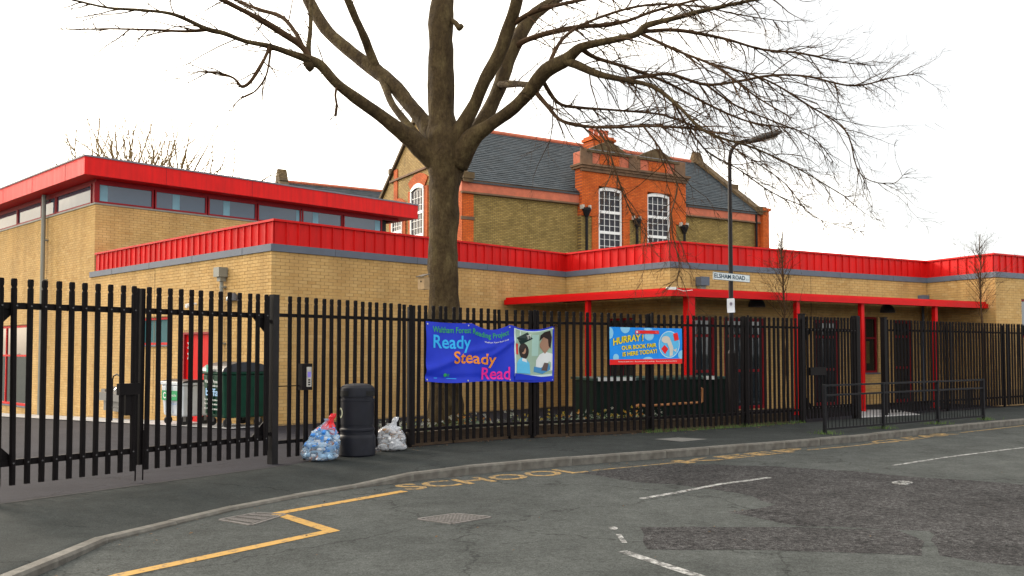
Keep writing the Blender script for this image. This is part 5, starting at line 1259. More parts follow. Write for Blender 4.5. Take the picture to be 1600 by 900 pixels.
# ---------------------------------------------------------------- street lamp, name plate, notice
LPp = pix(1142, 664, Z=0); LP = (LPp.x, LPp.y - .12); LY = LP[1]
M_COL = pm('column_black', (.012, .009, .009), .5, .3, 6, spec=.25)
lamp = empty('street_lamp', (LP[0], LY, 0), label='tall black street lamp column with swept arm and flat lantern', cat='street lamp')
zT = zat(252, LY)
MB().tube([(LP[0], LY, 0), (LP[0], LY, 1.55), (LP[0], LY, 1.62), (LP[0], LY, zT)], [.085, .085, .055, .043], 12).build('column', M_COL, lamp, smooth=False)
tip = pix(1180, 219, Y=LY); ap_ = [Vector((LP[0], LY, zT - .01))]
for k in range(1, 9):
    t = k / 8; ap_.append(Vector((LP[0] + (tip.x - LP[0]) * (t ** 2.0), LY, zT + (tip.z - zT) * (1 - (1 - t) ** 2.2))))
MB().tube(ap_, .040, 10).build('arm', M_COL, lamp, smooth=True)
hd = MB(); dv = Vector((1, 0, .30)).normalized(); nv = Vector((-.30, 0, 1)).normalized(); c = tip - dv * .12
prof = [(-.06, .05, .05), (.08, .08, .075), (.26, .16, .095), (.58, .17, .08), (.70, .12, .04)]
vs = []
for t, w, h in prof:
    for k in range(12):
        a = 2 * math.pi * k / 12; vs.append(c + dv * t + Vector((0, 1, 0)) * w * math.cos(a) + nv * h * math.sin(a) * (1 if math.sin(a) > 0 else .7))
hd.add(vs, [(i * 12 + k, i * 12 + (k + 1) % 12, (i + 1) * 12 + (k + 1) % 12, (i + 1) * 12 + k) for i in range(len(prof) - 1) for k in range(12)] + [tuple(range(12))[::-1], tuple(48 + k for k in range(12))])
hdo = hd.build('lantern', pm('lantern_grey', (.05, .048, .045), .5, .2, 8), lamp, smooth=True)
g_ = MB(); q = [c + dv * t + Vector((0, s_ * w, 0)) - nv * .066 for t, w, s_ in ((.28, .09, -1), (.6, .09, -1), (.6, .09, 1), (.28, .09, 1))]; g_.slab(q, nv * -.012); g_.build('diffuser', pm('diffuser', (.28, .27, .24), .3, .1, 8), hdo, fix=True)
MB().box((LP[0] - .05, LY - .09, .35), (LP[0] + .05, LY - .078, 1.0)).build('door', M_COL, lamp)
# street name plate
M_PLATE = pm('plate_white', (.66, .72, .74), .4, .06, 6); M_TXT = pm('plate_text', (.02, .06, .10), .6, .05, 6, spec=.1); M_BORD = pm('plate_border', (.06, .10, .12), .5)
pa, pb = pix(1109.5, 429, Y=LY - .07), pix(1166, 436, Y=LY - .07 + .42)
pa = pix(1109.5, 432, Y=LY - .50); pb = pix(1166.5, 436, Y=LY + .40); dN, lN = unit(pa, pb); z0, z1 = zat(439.5, LY - .05), zat(427.5, LY - .05)
# keep the plate level in the place and clear of the column
mid_ = Vector(((pa.x + pb.x) / 2, (pa.y + pb.y) / 2, 0))
kk_ = (mid_.x - LP[0]) * dN[1] - (mid_.y - LY) * dN[0]
sh = .07 - kk_
ON = (pa.x + dN[1] * sh, pa.y - dN[0] * sh)
npl = empty('street_name_plate', (ON[0], ON[1], z0), label='white ELSHAM ROAD street name plate on the lamp column', cat='street sign')
drop = Vector((0, 0, 0))
MB().obox(ON, dN, 0, lN, 0, .015, z0, z1).build('plate', M_PLATE, npl)
bd = MB(); e = .010
for a in ((0, lN, z0, z0 + e), (0, lN, z1 - e, z1), (0, e, z0 + e, z1 - e), (lN - e, lN, z0 + e, z1 - e)): bd.obox(ON, dN, a[0], a[1], .0155, .018, a[2], a[3])
bd.build('border', M_BORD, npl)
def plate_text(txt, u0, u1, za, zb, O, d, k, mat, root, serif=True, bold=.0):
    vs, fs = text2d(txt, 1, bold=bold)
    x0 = min(v[0] for v in vs); x1 = max(v[0] for v in vs); y0 = min(v[1] for v in vs); y1 = max(v[1] for v in vs)
    q = lambda v: (O[0] + d[0] * (u0 + (v[0] - x0) / (x1 - x0) * (u1 - u0)) + d[1] * k, O[1] + d[1] * (u0 + (v[0] - x0) / (x1 - x0) * (u1 - u0)) - d[0] * k, za + (v[1] - y0) / (y1 - y0) * (zb - za))
    return MB().add([q(v) for v in vs], fs).build('lettering', mat, root)
hN = z1 - z0
plate_text('ELSHAM ROAD', .03, lN * .86, z0 + hN * .24, z0 + hN * .80, ON, dN, .019, M_TXT, npl, bold=.02)
plate_text('E11', lN * .885, lN * .965, z0 + hN * .24, z0 + hN * .46, ON, dN, .019, pm('plate_red', (.12, .2, .26), .5), npl)
cl = MB(); cl.obox((LP[0], LY), dN, -.07, .07, -.06, .075, (z0 + z1) / 2 - .02, (z0 + z1) / 2 + .02); cl.build('clamp', M_COL, npl)
zn0, zn1 = zat(489, LY), zat(467, LY)
no = empty('paper_notice', (LP[0], LY - .05, zn0), label='small white paper notice tied to the lamp column', cat='notice')
m = MB(); vs = []; xa = pix(1135.5, 478, Y=LY - .06).x; xb = pix(1147.5, 478, Y=LY - .06).x
for i in range(7):
    for j in range(7):
        u, v = i / 6, j / 6; vs.append((xa + (xb - xa) * u + .012 * v * -1 + .012, LY - .065 - .012 * math.sin(u * 3.14) + .01 * math.sin(v * 5), zn0 + (zn1 - zn0) * v + .01 * u))
m.add(vs, [(i * 7 + j, (i + 1) * 7 + j, (i + 1) * 7 + j + 1, i * 7 + j + 1) for i in range(6) for j in range(6)]); m.build('sheet', pm('paper', (.74, .76, .80), .7, .04, 9), no)
m = MB(); xm = (xa + xb) / 2; zm = (zn0 + zn1) / 2 + .04
vs, fs = disc2d(xm + .004, zm, .034, .045, 16); m.add([(x, LY - .085, z) for x, z in vs], fs); m.build('printed_ring', pm('print_grey', (.45, .42, .50), .7), no)
m = MB(); vs, fs = disc2d(xm + .004, zm, .016, .022, 10); m.add([(x, LY - .087, z) for x, z in vs], fs); m.build('printed_figure', pm('print_dark', (.06, .06, .09), .7), no)

# ---------------------------------------------------------------- banners
def banner_map(s0, L_, zt, zb, wr, k=.075):
    def f(u, v, off=0):
        c, d = chain_at(FENCE, s0 + u * L_)
        c2, d_ = chain_at(FENCE, max(0, s0 + u * L_ - .5)); c3, d__ = chain_at(FENCE, s0 + u * L_ + .5)
        dd = unit(c2, c3)[0]
        t = zt(u); b = zb(u); z = b + (t - b) * v
        kk = k + off + wr(u, v)
        return (c[0] + dd[1] * kk, c[1] - dd[0] * kk, z)
    return f
def banner_sheet(f, nu, nv, u0=0, u1=1, v0=0, v1=1, off=0):
    vs = [f(u0 + (u1 - u0) * i / nu, v0 + (v1 - v0) * j / nv, off) for i in range(nu + 1) for j in range(nv + 1)]
    return MB().add(vs, [(i * (nv + 1) + j, (i + 1) * (nv + 1) + j, (i + 1) * (nv + 1) + j + 1, i * (nv + 1) + j + 1) for i in range(nu) for j in range(nv)])
def fence_s(x):
    s_ = 0
    for a, b in zip(FENCE, FENCE[1:]):
        d, l_ = unit(a, b); u = on_line(a, d, x)
        if u <= l_: return s_ + u
        s_ += l_
def btext(f, txt, u0, u1, v0, v1, mat, root, off=.006, skew=0, arc=0, bold=0):
    vs, fs = text2d(txt, 1, cut=.18, bold=bold)
    x0 = min(v[0] for v in vs); x1 = max(v[0] for v in vs); y0 = min(v[1] for v in vs); y1 = max(v[1] for v in vs)
    o = []
    for x, y in vs:
        a = (x - x0) / (x1 - x0); b = (y - y0) / (y1 - y0)
        o.append(f(u0 + (u1 - u0) * a, v0 + (v1 - v0) * b + skew * a + arc * (a - a * a) * 4, off))
    return MB().add(o, fs).build('lettering', mat, root)
def bpoly(f, pts, mat, root, off=.006, name='print'):
    return MB().add([f(u, v, off) for u, v in pts], [tuple(range(len(pts)))]).build(name, mat, root)
def bdisc(f, cu, cv, ru, rv, mat, root, off=.006, a0=0, a1=360, n=22, name='print'):
    return bpoly(f, disc2d(cu, cv, ru, rv, n, a0, a1)[0] if a1 - a0 == 360 else disc2d(cu, cv, ru, rv, n, a0, a1 + (a1 - a0) / (n - 1))[0], mat, root, off, name)
V = lambda n, c, r=.5: pm('vinyl_' + n, c, r, .05, 5, spec=.22)
s0 = fence_s(660); s1 = fence_s(862.5); L1 = s1 - s0
def wr1(u, v):
    fold = .030 * math.exp(-((v - .18 - .95 * (u)) / .07) ** 2) * (u < .55) * (1 - u) + .022 * math.exp(-((v - .55 - 1.2 * (u - .55)) / .06) ** 2) * math.exp(-((u - .62) / .2) ** 2)
    tail = -.02 * math.exp(-((v - .08) / .05) ** 2) * (1 - u)
    return .012 * math.sin(u * 11 + v * 3) + .008 * math.sin(u * 23 - v * 7) + fold + tail + .03 * (u > .75) * math.sin((u - .75) * 12.5) * v + .02
def zt1(u):
    base = 2.10 - .045 * u
    sag = -.035 * math.sin(min(1, u / .33) * math.pi) * .3 - .10 * max(0, math.sin((u - .36) / .30 * math.pi)) * (.36 < u < .66) - .075 * max(0, math.sin((u - .68) / .30 * math.pi)) * (.68 < u < .98)
    return base + sag
zb1 = lambda u: 1.09 - .04 * u - .025 * math.sin(u * math.pi) - .02 * math.sin(u * 9)
f1 = banner_map(s0, L1, zt1, zb1, wr1)
cb, _ = chain_at(FENCE, s0 + L1 / 2)
ban = empty('reading_banner', (cb[0], cb[1], 1.05), label='creased blue READY STEADY READ banner tied to the palisade fence', cat='banner')
sh_ = banner_sheet(f1, 120, 40).build('sheet', V('blue', (.012, .035, .52)), ban, smooth=True)
gC, lb, og_, pk, wh = V('green', (.04, .36, .10)), V('sky', (.03, .42, .86)), V('orange', (.80, .26, .02)), V('pink', (.80, .02, .30)), V('white', (.72, .72, .70))
btext(f1, 'Waltham Forest Reading Project', .05, .655, .80, .93, gC, ban, bold=.012)
btext(f1, 'Waltham Forest Book Stock', .46, .655, .735, .765, wh, ban)
btext(f1, 'Ready', .055, .355, .50, .79, lb, ban, bold=.016, skew=.0)
btext(f1, 'Steady', .215, .55, .255, .53, og_, ban, bold=.016)
btext(f1, 'Read', .44, .66, .03, .26, pk, ban, bold=.016)
bdisc(f1, .145, .13, .013, .03, gC, ban); btext(f1, 'oz', .13, .18, .11, .15, gC, ban)
bpoly(f1, [(.06, .065), (.24, .065), (.24, .075), (.06, .075)], lb, ban)
# the photo printed on its right part: two pupils with books
def ph(n, c): return V('photo_' + n, c, .4)
def pgrid(u0, u1, v0, v1, mat, off, n=14): return banner_sheet(f1, n, n, u0, u1, v0, v1, off).build('print', mat, ban)
pgrid(.70, .985, .10, .97, ph('edge', (.55, .68, .70)), .004)
pgrid(.713, .985, .14, .955, ph('room', (.30, .42, .33)), .006)
pgrid(.83, .88, .5, .9, ph('shelf', (.36, .55, .50)), .008, 6); pgrid(.713, .73, .5, .7, ph('redbook', (.55, .03, .03)), .008, 4)
bpoly(f1, [(.718, .80), (.80, .945), (.838, .83), (.752, .69)], ph('board', (.015, .03, .03)), ban, .009)
btext(f1, 'PLANET', .742, .822, .765, .84, wh, ban, .014, skew=.07)
bdisc(f1, .772, .58, .036, .15, ph('hair', (.022, .013, .012)), ban, .010); bdisc(f1, .770, .60, .017, .075, ph('skin', (.36, .20, .13)), ban, .012)
bpoly(f1, [(.715, .16), (.716, .34), (.735, .42), (.76, .46), (.79, .44), (.815, .36), (.822, .16)], ph('shirt', (.10, .45, .72)), ban, .010)
bpoly(f1, [(.735, .36), (.755, .45), (.79, .44), (.80, .35)], ph('whiteshirt', (.62, .66, .68)), ban, .011)
bpoly(f1, [(.86, .20), (.865, .42), (.89, .52), (.93, .56), (.985, .50), (.985, .20)], ph('whiteshirt', (.62, .66, .68)), ban, .010)
bpoly(f1, [(.89, .66), (.888, .72), (.91, .84), (.95, .84), (.965, .62), (.93, .52)], ph('skin2', (.33, .19, .13)), ban, .011)
bpoly(f1, [(.885, .78), (.89, .88), (.92, .93), (.965, .93), (.98, .80), (.97, .60), (.955, .66), (.95, .78), (.915, .84)], ph('hair', (.022, .013, .012)), ban, .013)
bpoly(f1, [(.845, .20), (.85, .30), (.90, .27), (.96, .33), (.97, .22), (.91, .15)], ph('bluebook', (.05, .22, .45)), ban, .012); bpoly(f1, [(.90, .22), (.925, .36), (.955, .34), (.945, .2)], ph('hands', (.10, .07, .07)), ban, .014)
ep = [(.70, .10 + 0)] + [(.70 + .285 * k / 8, .165 - .12 * (k / 8) ** 2) for k in range(9)]
bpoly(f1, [(.70, .03)] + [(.70 + .285 * k / 10, .155 - .11 * (k / 10) ** 2) for k in range(11)] + [(.985, .01)], V('blue', (.012, .035, .52)), ban, .016)
ey = MB()
for u in (.01, .33, .66, .985):
    for v in (.96, .03): ey.tube([f1(u, v, .004), f1(u, v, .014)], .014, 8)
ey.build('eyelet', pm('eyelet', (.5, .5, .48), .4, metallic=.6), ban)
ti = MB()
for u in (.985,): a = Vector(f1(u, .97, 0)); ti.tube([a, a + Vector((.05, .02, .06)), a + Vector((.10, .06, .02))], .006, 5)
ti.build('tie', M_BLACK, ban)

s0 = fence_s(948.5); s1 = fence_s(1061); L2 = s1 - s0
z2t = zat(511, chain_at(FENCE, s0)[0][1]); z2b = zat(570, chain_at(FENCE, s0)[0][1]); z3t = zat(513.5, chain_at(FENCE, s1)[0][1]); z3b = zat(568, chain_at(FENCE, s1)[0][1])
f2 = banner_map(s0, L2, lambda u: z2t + (z3t - z2t) * u, lambda u: z2b + (z3b - z2b) * u, lambda u, v: .006 * math.sin(u * 9) + .004 * math.sin(v * 6 + u * 4) + .01)
cb, _ = chain_at(FENCE, s0 + L2 / 2)
b2 = empty('book_fair_banner', (cb[0], cb[1], 1.3), label='bright blue HURRAY book fair banner with red lower band on the fence', cat='banner')
banner_sheet(f2, 40, 12).build('sheet', V('bright_blue', (.006, .25, .80)), b2, smooth=True)
pale_b = V('pale_blue', (.24, .56, .80)); rd = V('red', (.72, .012, .012)); yl = V('yellow', (.80, .62, .02)); dk = V('outline', (.02, .10, .05))
bdisc(f2, .0, .84, .05, .16, pale_b, b2, .004, -90, 90); bdisc(f2, .205, 1.0, .065, .16, pale_b, b2, .004, 180, 360); bdisc(f2, .535, .78, .065, .13, pale_b, b2, .004); bdisc(f2, .52, .96, .06, .035, pale_b, b2, .0042)
bdisc(f2, .08, .19, .038, .10, pale_b, b2, .004); bdisc(f2, .52, .13, .07, .07, pale_b, b2, .004, 0, 180); bdisc(f2, 1.0, .25, .06, .13, pale_b, b2, .004, 90, 270)
bdisc(f2, .815, .545, .148, .38, V('oval_edge', (.45, .72, .85)), b2, .0045); bdisc(f2, .815, .545, .138, .355, V('oval', (.10, .46, .80)), b2, .006)
bpoly(f2, [(.865, .85), (.93, .88), (.95, .68), (.885, .64)], rd, b2, .008, 'red_book_print'); bpoly(f2, [(.70, .42), (.745, .53), (.80, .42), (.755, .27)], rd, b2, .008, 'red_book_print')
cm = V('cream', (.62, .57, .50))
bdisc(f2, .765, .68, .06, .10, cm, b2, .0075); bpoly(f2, [(.79, .70), (.83, .66), (.87, .45), (.86, .24), (.82, .20), (.815, .42), (.78, .60)], cm, b2, .0078); bpoly(f2, [(.86, .40), (.91, .33), (.92, .44), (.89, .40)], cm, b2, .0079)
banner_sheet(f2, 30, 3, 0.0, 1.0, 0.0, .14, .006).build('red_band', rd, b2)
btext(f2, 'Reward and care.  Recommended reading.  Recommended bookfairs', .11, .92, .055, .095, wh, b2, .009)
bpoly(f2, [(.34, .835), (.345, .925), (.665, .925), (.67, .835)], rd, b2, .007, 'name_plaque'); bdisc(f2, .365, .88, .014, .033, wh, b2, .009); btext(f2, 'SCHOLASTIC', .385, .655, .855, .905, V('rose', (.75, .25, .25)), b2, .009, bold=.01)
for off, mt, bo in ((.007, dk, .07), (.0095, yl, .025)):
    btext(f2, 'HURRAY !', .045, .455, .50, .69, mt, b2, off, skew=.13, arc=.035, bold=bo)
    btext(f2, 'OUR BOOK FAIR', .155, .635, .385, .50, mt, b2, off, skew=.085, bold=bo); btext(f2, 'IS HERE TODAY!', .165, .64, .215, .33, mt, b2, off, skew=.09, bold=bo)

# ---------------------------------------------------------------- litter bin and sacks
BP = pix(553, 714, Z=0); Bc = (BP.x, BP.y + .25)
bin_ = empty('litter_bin', (Bc[0], Bc[1], 0), label='black domed litter bin standing on the pavement between two sacks', cat='litter bin')
M_BIN = pm('bin_black', (.011, .012, .018), .5, .2, 7, spec=.2, bump=.05, bscale=90)
r0 = .272
bd_ = MB().lathe([(r0 * 1.0, 0), (r0 * 1.045, .02), (r0 * 1.045, .27), (r0 * 1.03, .30), (r0 * .97, .325), (r0 * .97, .37), (r0 * 1.005, .385), (r0 * 1.005, .41), (r0 * .93, .43), (r0 * .93, .47), (r0 * .955, .475), (r0 * .955, .83), (r0 * .97, .835), (r0 * .97, .865), (r0 * .94, .87)], (0, 0, 0), 40)
bo = bd_.build('body', M_BIN, bin_, local=True); shade(bo, 30)
tp_ = MB().lathe([(r0 * .93, .87), (r0 * .93, .90), (r0 * .965, .905), (r0 * .965, 1.00), (r0 * .95, 1.035), (r0 * .85, 1.065), (r0 * .6, 1.09), (r0 * .25, 1.10), (.01, 1.10)], (0, 0, 0), 40).build('hood', M_BIN, bin_, local=True); shade(tp_, 30)
for a in (-140, -20 + 0, 95):
    m = MB(); vs = []
    for k in range(9):
        b = R(a - 30 + 60 * k / 8); rr = r0 * .975
        vs += [(rr * math.cos(b), rr * math.sin(b), .915), (rr * math.cos(b), rr * math.sin(b), .99)]
    m.add(vs, [(2 * k, 2 * k + 2, 2 * k + 3, 2 * k + 1) for k in range(8)]); m.build('opening', pm('bin_hole', (.003, .003, .003), .9), tp_, local=True)
m = MB(); vs = []
for k in range(20):
    a = 2 * math.pi * k / 20
    for rr in (.045, .07): b = R(-152) + rr * 1.1 * math.cos(a) / r0; vs.append((r0 * .965 * math.cos(b), r0 * .965 * math.sin(b), .655 + rr * 1.15 * math.sin(a)))
m.add(vs, [(2 * k, (2 * k + 2) % 40, (2 * k + 3) % 40, 2 * k + 1) for k in range(20)]); m.build('tidy_emblem', pm('emblem', (.42, .44, .30), .6), bo, local=True)
def film_mat(name, c, alpha):
    m, n, l, b = nmat(name); b.inputs['Base Color'].default_value = (*c, 1); b.inputs['Roughness'].default_value = .18; b.inputs['Specular IOR Level'].default_value = .7
    t = n.new('ShaderNodeTexCoord'); z = n.new('ShaderNodeTexNoise'); z.inputs['Scale'].default_value = 9; z.inputs['Detail'].default_value = 7; z.inputs['Distortion'].default_value = 1.2; l(t.outputs['Object'], z.inputs['Vector'])
    bp = n.new('ShaderNodeBump'); bp.inputs['Strength'].default_value = 1; bp.inputs['Distance'].default_value = .06; l(z.outputs['Fac'], bp.inputs['Height']); l(bp.outputs['Normal'], b.inputs['Normal'])
    tr = n.new('ShaderNodeBsdfTransparent'); ms = n.new('ShaderNodeMixShader'); r = n.new('ShaderNodeValToRGB'); r.color_ramp.elements[0].position = .42; r.color_ramp.elements[1].position = .58
    r.color_ramp.elements[0].color = (alpha - .18,) * 3 + (1,); r.color_ramp.elements[1].color = (alpha + .2,) * 3 + (1,); l(z.outputs['Fac'], r.inputs['Fac'])
    l(r.outputs['Color'], ms.inputs[0]); l(tr.outputs[0], ms.inputs[1]); l(b.outputs[0], ms.inputs[2]); l(ms.outputs[0], n['Material Output'].inputs['Surface'])
    MATS[name] = m; return m
def sack(name, c, h, w, dpt, lean, film, bits, label, neck, seed, prof=None):
    random.seed(seed); r_ = empty(name, (c[0], c[1], 0), label=label, cat='rubbish sack')
    nz_, nu = 26, 36; vs = []
    prof = prof or [(0, .70), (.04, .93), (.15, 1.03), (.35, 1.0), (.55, .88), (.72, .66), (.84, .38), (.90, .20), (.94, .15), (1.0, .26)]
    def pr(t):
        for (a, ra), (b, rb_) in zip(prof, prof[1:]):
            if t <= b: return ra + (rb_ - ra) * (t - a) / (b - a)
        return prof[-1][1]
    def surf(t, a, k=1.0):
        rr = pr(t) * k; v = Vector((math.cos(a), math.sin(a), t * 3))
        lump = 1 + .20 * noise.noise(v * 1.5 + Vector((seed, 0, 0))) + .11 * noise.noise(v * 3.7 + Vector((0, seed, 0))) + .05 * noise.noise(v * 8)
        return Vector((rr * w / 2 * math.cos(a) * lump + lean * t * h, rr * dpt / 2 * math.sin(a) * lump, .005 + t * h * (1 if k == 1 else .97)))
    for i in range(nz_ + 1):
        for k in range(nu): vs.append(surf(i / nz_, 2 * math.pi * k / nu))
    fs = [(i * nu + k, i * nu + (k + 1) % nu, (i + 1) * nu + (k + 1) % nu, (i + 1) * nu + k) for i in range(nz_) for k in range(nu)] + [tuple(range(nu))[::-1]]
    MB().add(vs, fs).build('film', film, r_, local=True, smooth=True)
    if neck:
        cc = surf(.9, 0) * 0 + Vector((lean * .86 * h, 0, h * .86)); nk = MB(); vs = []
        for i in range(6):
            for k in range(14):
                a = 2 * math.pi * k / 14; rr = (.12, .085, .05, .04, .045, .03)[i] * (1 + .3 * math.sin(k * 3.1 + i)); vs.append(cc + Vector((rr * math.cos(a) + .02 * i, rr * math.sin(a), -.06 + .045 * i)))
        nk.add(vs, [(i * 14 + k, i * 14 + (k + 1) % 14, (i + 1) * 14 + (k + 1) % 14, (i + 1) * 14 + k) for i in range(5) for k in range(14)]); nk.build('tied_neck', neck, r_, local=True)
    for bi, (bm, cnt, zr0, zr1) in enumerate(bits):
        m = MB()
        for k in range(cnt):
            t = random.uniform(zr0, zr1); a = random.uniform(0, 6.283); p = surf(t, a, random.uniform(.62, .86)); s_ = random.uniform(.035, .075)
            ax = Matrix.Rotation(random.uniform(0, 6.28), 3, 'Z') @ Matrix.Rotation(random.uniform(0, 3.1), 3, 'X'); sz = (s_ * random.uniform(.5, 1.6), s_ * random.uniform(.4, 1), s_ * random.uniform(.2, .8))
            q = [p + ax @ Vector((x * sz[0] * random.uniform(.7, 1.2), y * sz[1] * random.uniform(.7, 1.2), z * sz[2])) for z in (-1, 1) for x, y in ((-1, -1), (1, -1), (1, 1), (-1, 1))]
            q = [Vector((v.x, v.y, max(.012, v.z))) for v in q]
            m.hexa(q)
        wo = m.build('waste', bm, r_, local=True, kind='stuff'); sb = wo.modifiers.new('round', 'SUBSURF'); sb.levels = 1; sb.render_levels = 1
    return r_
wst = lambda n, c: pm('waste_' + n, c, .5, .3, 14)
sp = pix(500, 722, Z=0)
sack('recycling_sack', (sp.x - .04, sp.y + .22), .60, .50, .44, .17, film_mat('blue_film', (.34, .55, .80), .42),
     [(wst('blue', (.03, .22, .65)), 60, .25, .8), (wst('paleblue', (.35, .55, .75)), 60, .1, .75), (wst('white', (.65, .66, .68)), 46, .0, .6), (wst('orange', (.50, .17, .03)), 12, .0, .15), (wst('brown', (.22, .10, .06)), 14, .1, .5), (wst('red', (.60, .02, .03)), 16, .62, .86), (wst('dark', (.03, .03, .04)), 10, 0, .4)],
     'full clear sack of blue recycling with red bag on top, left of the litter bin', pm('red_bag', (.66, .01, .02), .4, .1, 8), 31)
sp = pix(611, 704, Z=0)
sack('recycling_sack', (sp.x - .01, sp.y + .02), .43, .49, .34, -.02, film_mat('clear_film', (.62, .65, .70), .44),
     [(wst('white', (.65, .66, .68)), 70, .0, .85), (wst('card', (.42, .24, .12)), 34, .1, .8), (wst('peach', (.60, .36, .20)), 8, .55, .75), (wst('dark', (.03, .03, .04)), 14, 0, .3), (wst('green', (.05, .12, .06)), 6, 0, .3)],
     'clear sack of mixed white rubbish, right of the litter bin', pm('clear_neck', (.60, .62, .66), .3, .1, 9), 44, [(0, .78), (.05, .98), (.2, 1.05), (.45, 1.02), (.65, .90), (.8, .66), (.9, .36), (.95, .2), (1, .16)])
random.seed(5)

# ---------------------------------------------------------------- wheeled bins and fittings in the yard
def wheeled(name, x, Y, w, dpt, h, rz, mat, lidm, label, dome):
    c = pix(x, 600, Y=Y); zg = yardz(c.x, Y) + .01
    r_ = empty(name, (c.x, c.y, zg), rz, label=label, cat='wheeled bin')
    b = MB(); t = .09; P = lambda z, k: [(-w / 2 * k, -dpt / 2 * k, z), (w / 2 * k, -dpt / 2 * k, z), (w / 2 * k, dpt / 2 * k, z), (-w / 2 * k, dpt / 2 * k, z)]
    b.hexa(P(.2, .88) + P(h * .82, 1)); bod = b.build('body', mat, r_, local=True); bevel(bod, .04, 3)
    rim = MB().hexa(P(h * .82 + .001, 1.05) + P(h * .82 + .06, 1.05)).build('rim', mat, r_, local=True); bevel(rim, .015)
    rb = MB()
    for k in (-.3, 0, .3): rb.box((w * k - .03, -dpt / 2 * .97 - .02, .28), (w * k + .03, -dpt / 2 * .9, h * .8))
    rb.build('rib', mat, bod, local=True)
    vs = []; n_ = 10
    for k in range(n_ + 1):
        a = math.pi * k / n_; yy = -math.cos(a) * dpt * .53; zz = h * .82 + .062 + math.sin(a) * dome
        vs += [(-w * .53, yy, zz), (w * .53, yy, zz)]
    m = MB().add(vs + [(-w * .53, dpt * .53, h * .82 + .062), (w * .53, dpt * .53, h * .82 + .062)], [(2 * k, 2 * k + 1, 2 * k + 3, 2 * k + 2) for k in range(n_)] + [tuple(2 * k for k in range(n_ + 1))[::-1], tuple(2 * k + 1 for k in range(n_ + 1))])
    m.build('lid', lidm, r_, local=True)
    for sx in (-1, 1):
        for sy in (-1, 1):
            m = MB(); cx, cy = sx * w * .36, sy * dpt * .34; m.tube([(cx - .02, cy, .095), (cx + .02, cy, .095)], .095, 14); wh_ = m.build('wheel', pm('tyre', (.02, .02, .02), .8), r_, local=True)
            m = MB(); m.box((cx - .035, cy - .03, .09), (cx - .022, cy + .03, .21)); m.box((cx + .022, cy - .03, .09), (cx + .035, cy + .03, .21)); m.build('castor', pm('zinc', (.25, .25, .25), .5, metallic=.5), wh_, local=True)
    return r_, bod
GRN = pm('bin_green', (.006, .045, .026), .55, .15, 4, spec=.2); 
gb_, gbod = wheeled('wheeled_bin', 368, 19.1, 1.05, 1.02, 1.36, R(-48), GRN, pm('bin_lid_dark', (.03, .035, .045), .4), 'big dark green wheeled bin by the corner of the brick wall', .20)
def bin_text(bod, txt, w, dpt, z0, z1, u0, u1, mat, kk=.985):
    vs, fs = text2d(txt, 1, bold=.02); x0 = min(v[0] for v in vs); x1 = max(v[0] for v in vs); y0 = min(v[1] for v in vs); y1 = max(v[1] for v in vs)
    MB().add([(u0 + (v[0] - x0) / (x1 - x0) * (u1 - u0), -dpt / 2 * kk - .03, z0 + (v[1] - y0) / (y1 - y0) * (z1 - z0)) for v in vs], fs).build('lettering', mat, bod, local=True)
wt = pm('bin_print', (.55, .58, .56), .6)
bin_text(gbod, 'Waltham Forest', 1.05, 1.02, .93, 1.0, -.36, .36, wt); bin_text(gbod, 'recycling', 1.05, 1.02, .84, .90, -.2, .3, wt); bin_text(gbod, 'biffa', 1.05, 1.02, .66, .82, -.3, .34, pm('bin_print_blue', (.25, .45, .70), .6))
for z in (.36, .46, .55): bin_text(gbod, 'No hot ashes please', 1.05, 1.02, z, z + .05, -.36, .34, wt)
MB().box((-.18, -.58, 1.16), (.1, -.565, 1.32)).build('green_tag', pm('tag_green', (.02, .28, .20), .5), gb_, local=True)
wb, wbod = wheeled('wheeled_bin', 292, 20.35, .95, .75, 1.10, R(-40), pm('bin_white', (.62, .65, .68), .45, .06, 4), pm('bin_lid_black', (.02, .022, .03), .45), 'pale grey wheeled bin with a green recycling label and dark lid', .06)
MB().box((-.36, -.415, .56), (.40, -.405, .78)).build('green_label', pm('label_green', (.01, .30, .10), .5), wbod, local=True)
m = MB()
for k in range(14):
    a = R(40 + 280 * k / 13); 
    for rr in (.045, .075): m.v.append((-.22 + rr * math.cos(a), -.419, .67 + rr * math.sin(a)))
m.f = [(2 * k, 2 * k + 1, 2 * k + 3, 2 * k + 2) for k in range(13)]; m.build('arrow_mark', M_WHITE, wbod, local=True)
vs, fs = text2d('recycle', 1); MB().add([(-.08 + v[0] * .125, -.419, .65 + v[1] * .09) for v in vs], fs).build('lettering', M_WHITE, wbod, local=True)
vs, fs = text2d('mixed paper', 1); MB().add([(-.1 + v[0] * .08, -.412, .47 + v[1] * .07) for v in vs], fs).build('lettering', pm('print_blue', (.15, .3, .6), .6), wbod, local=True)
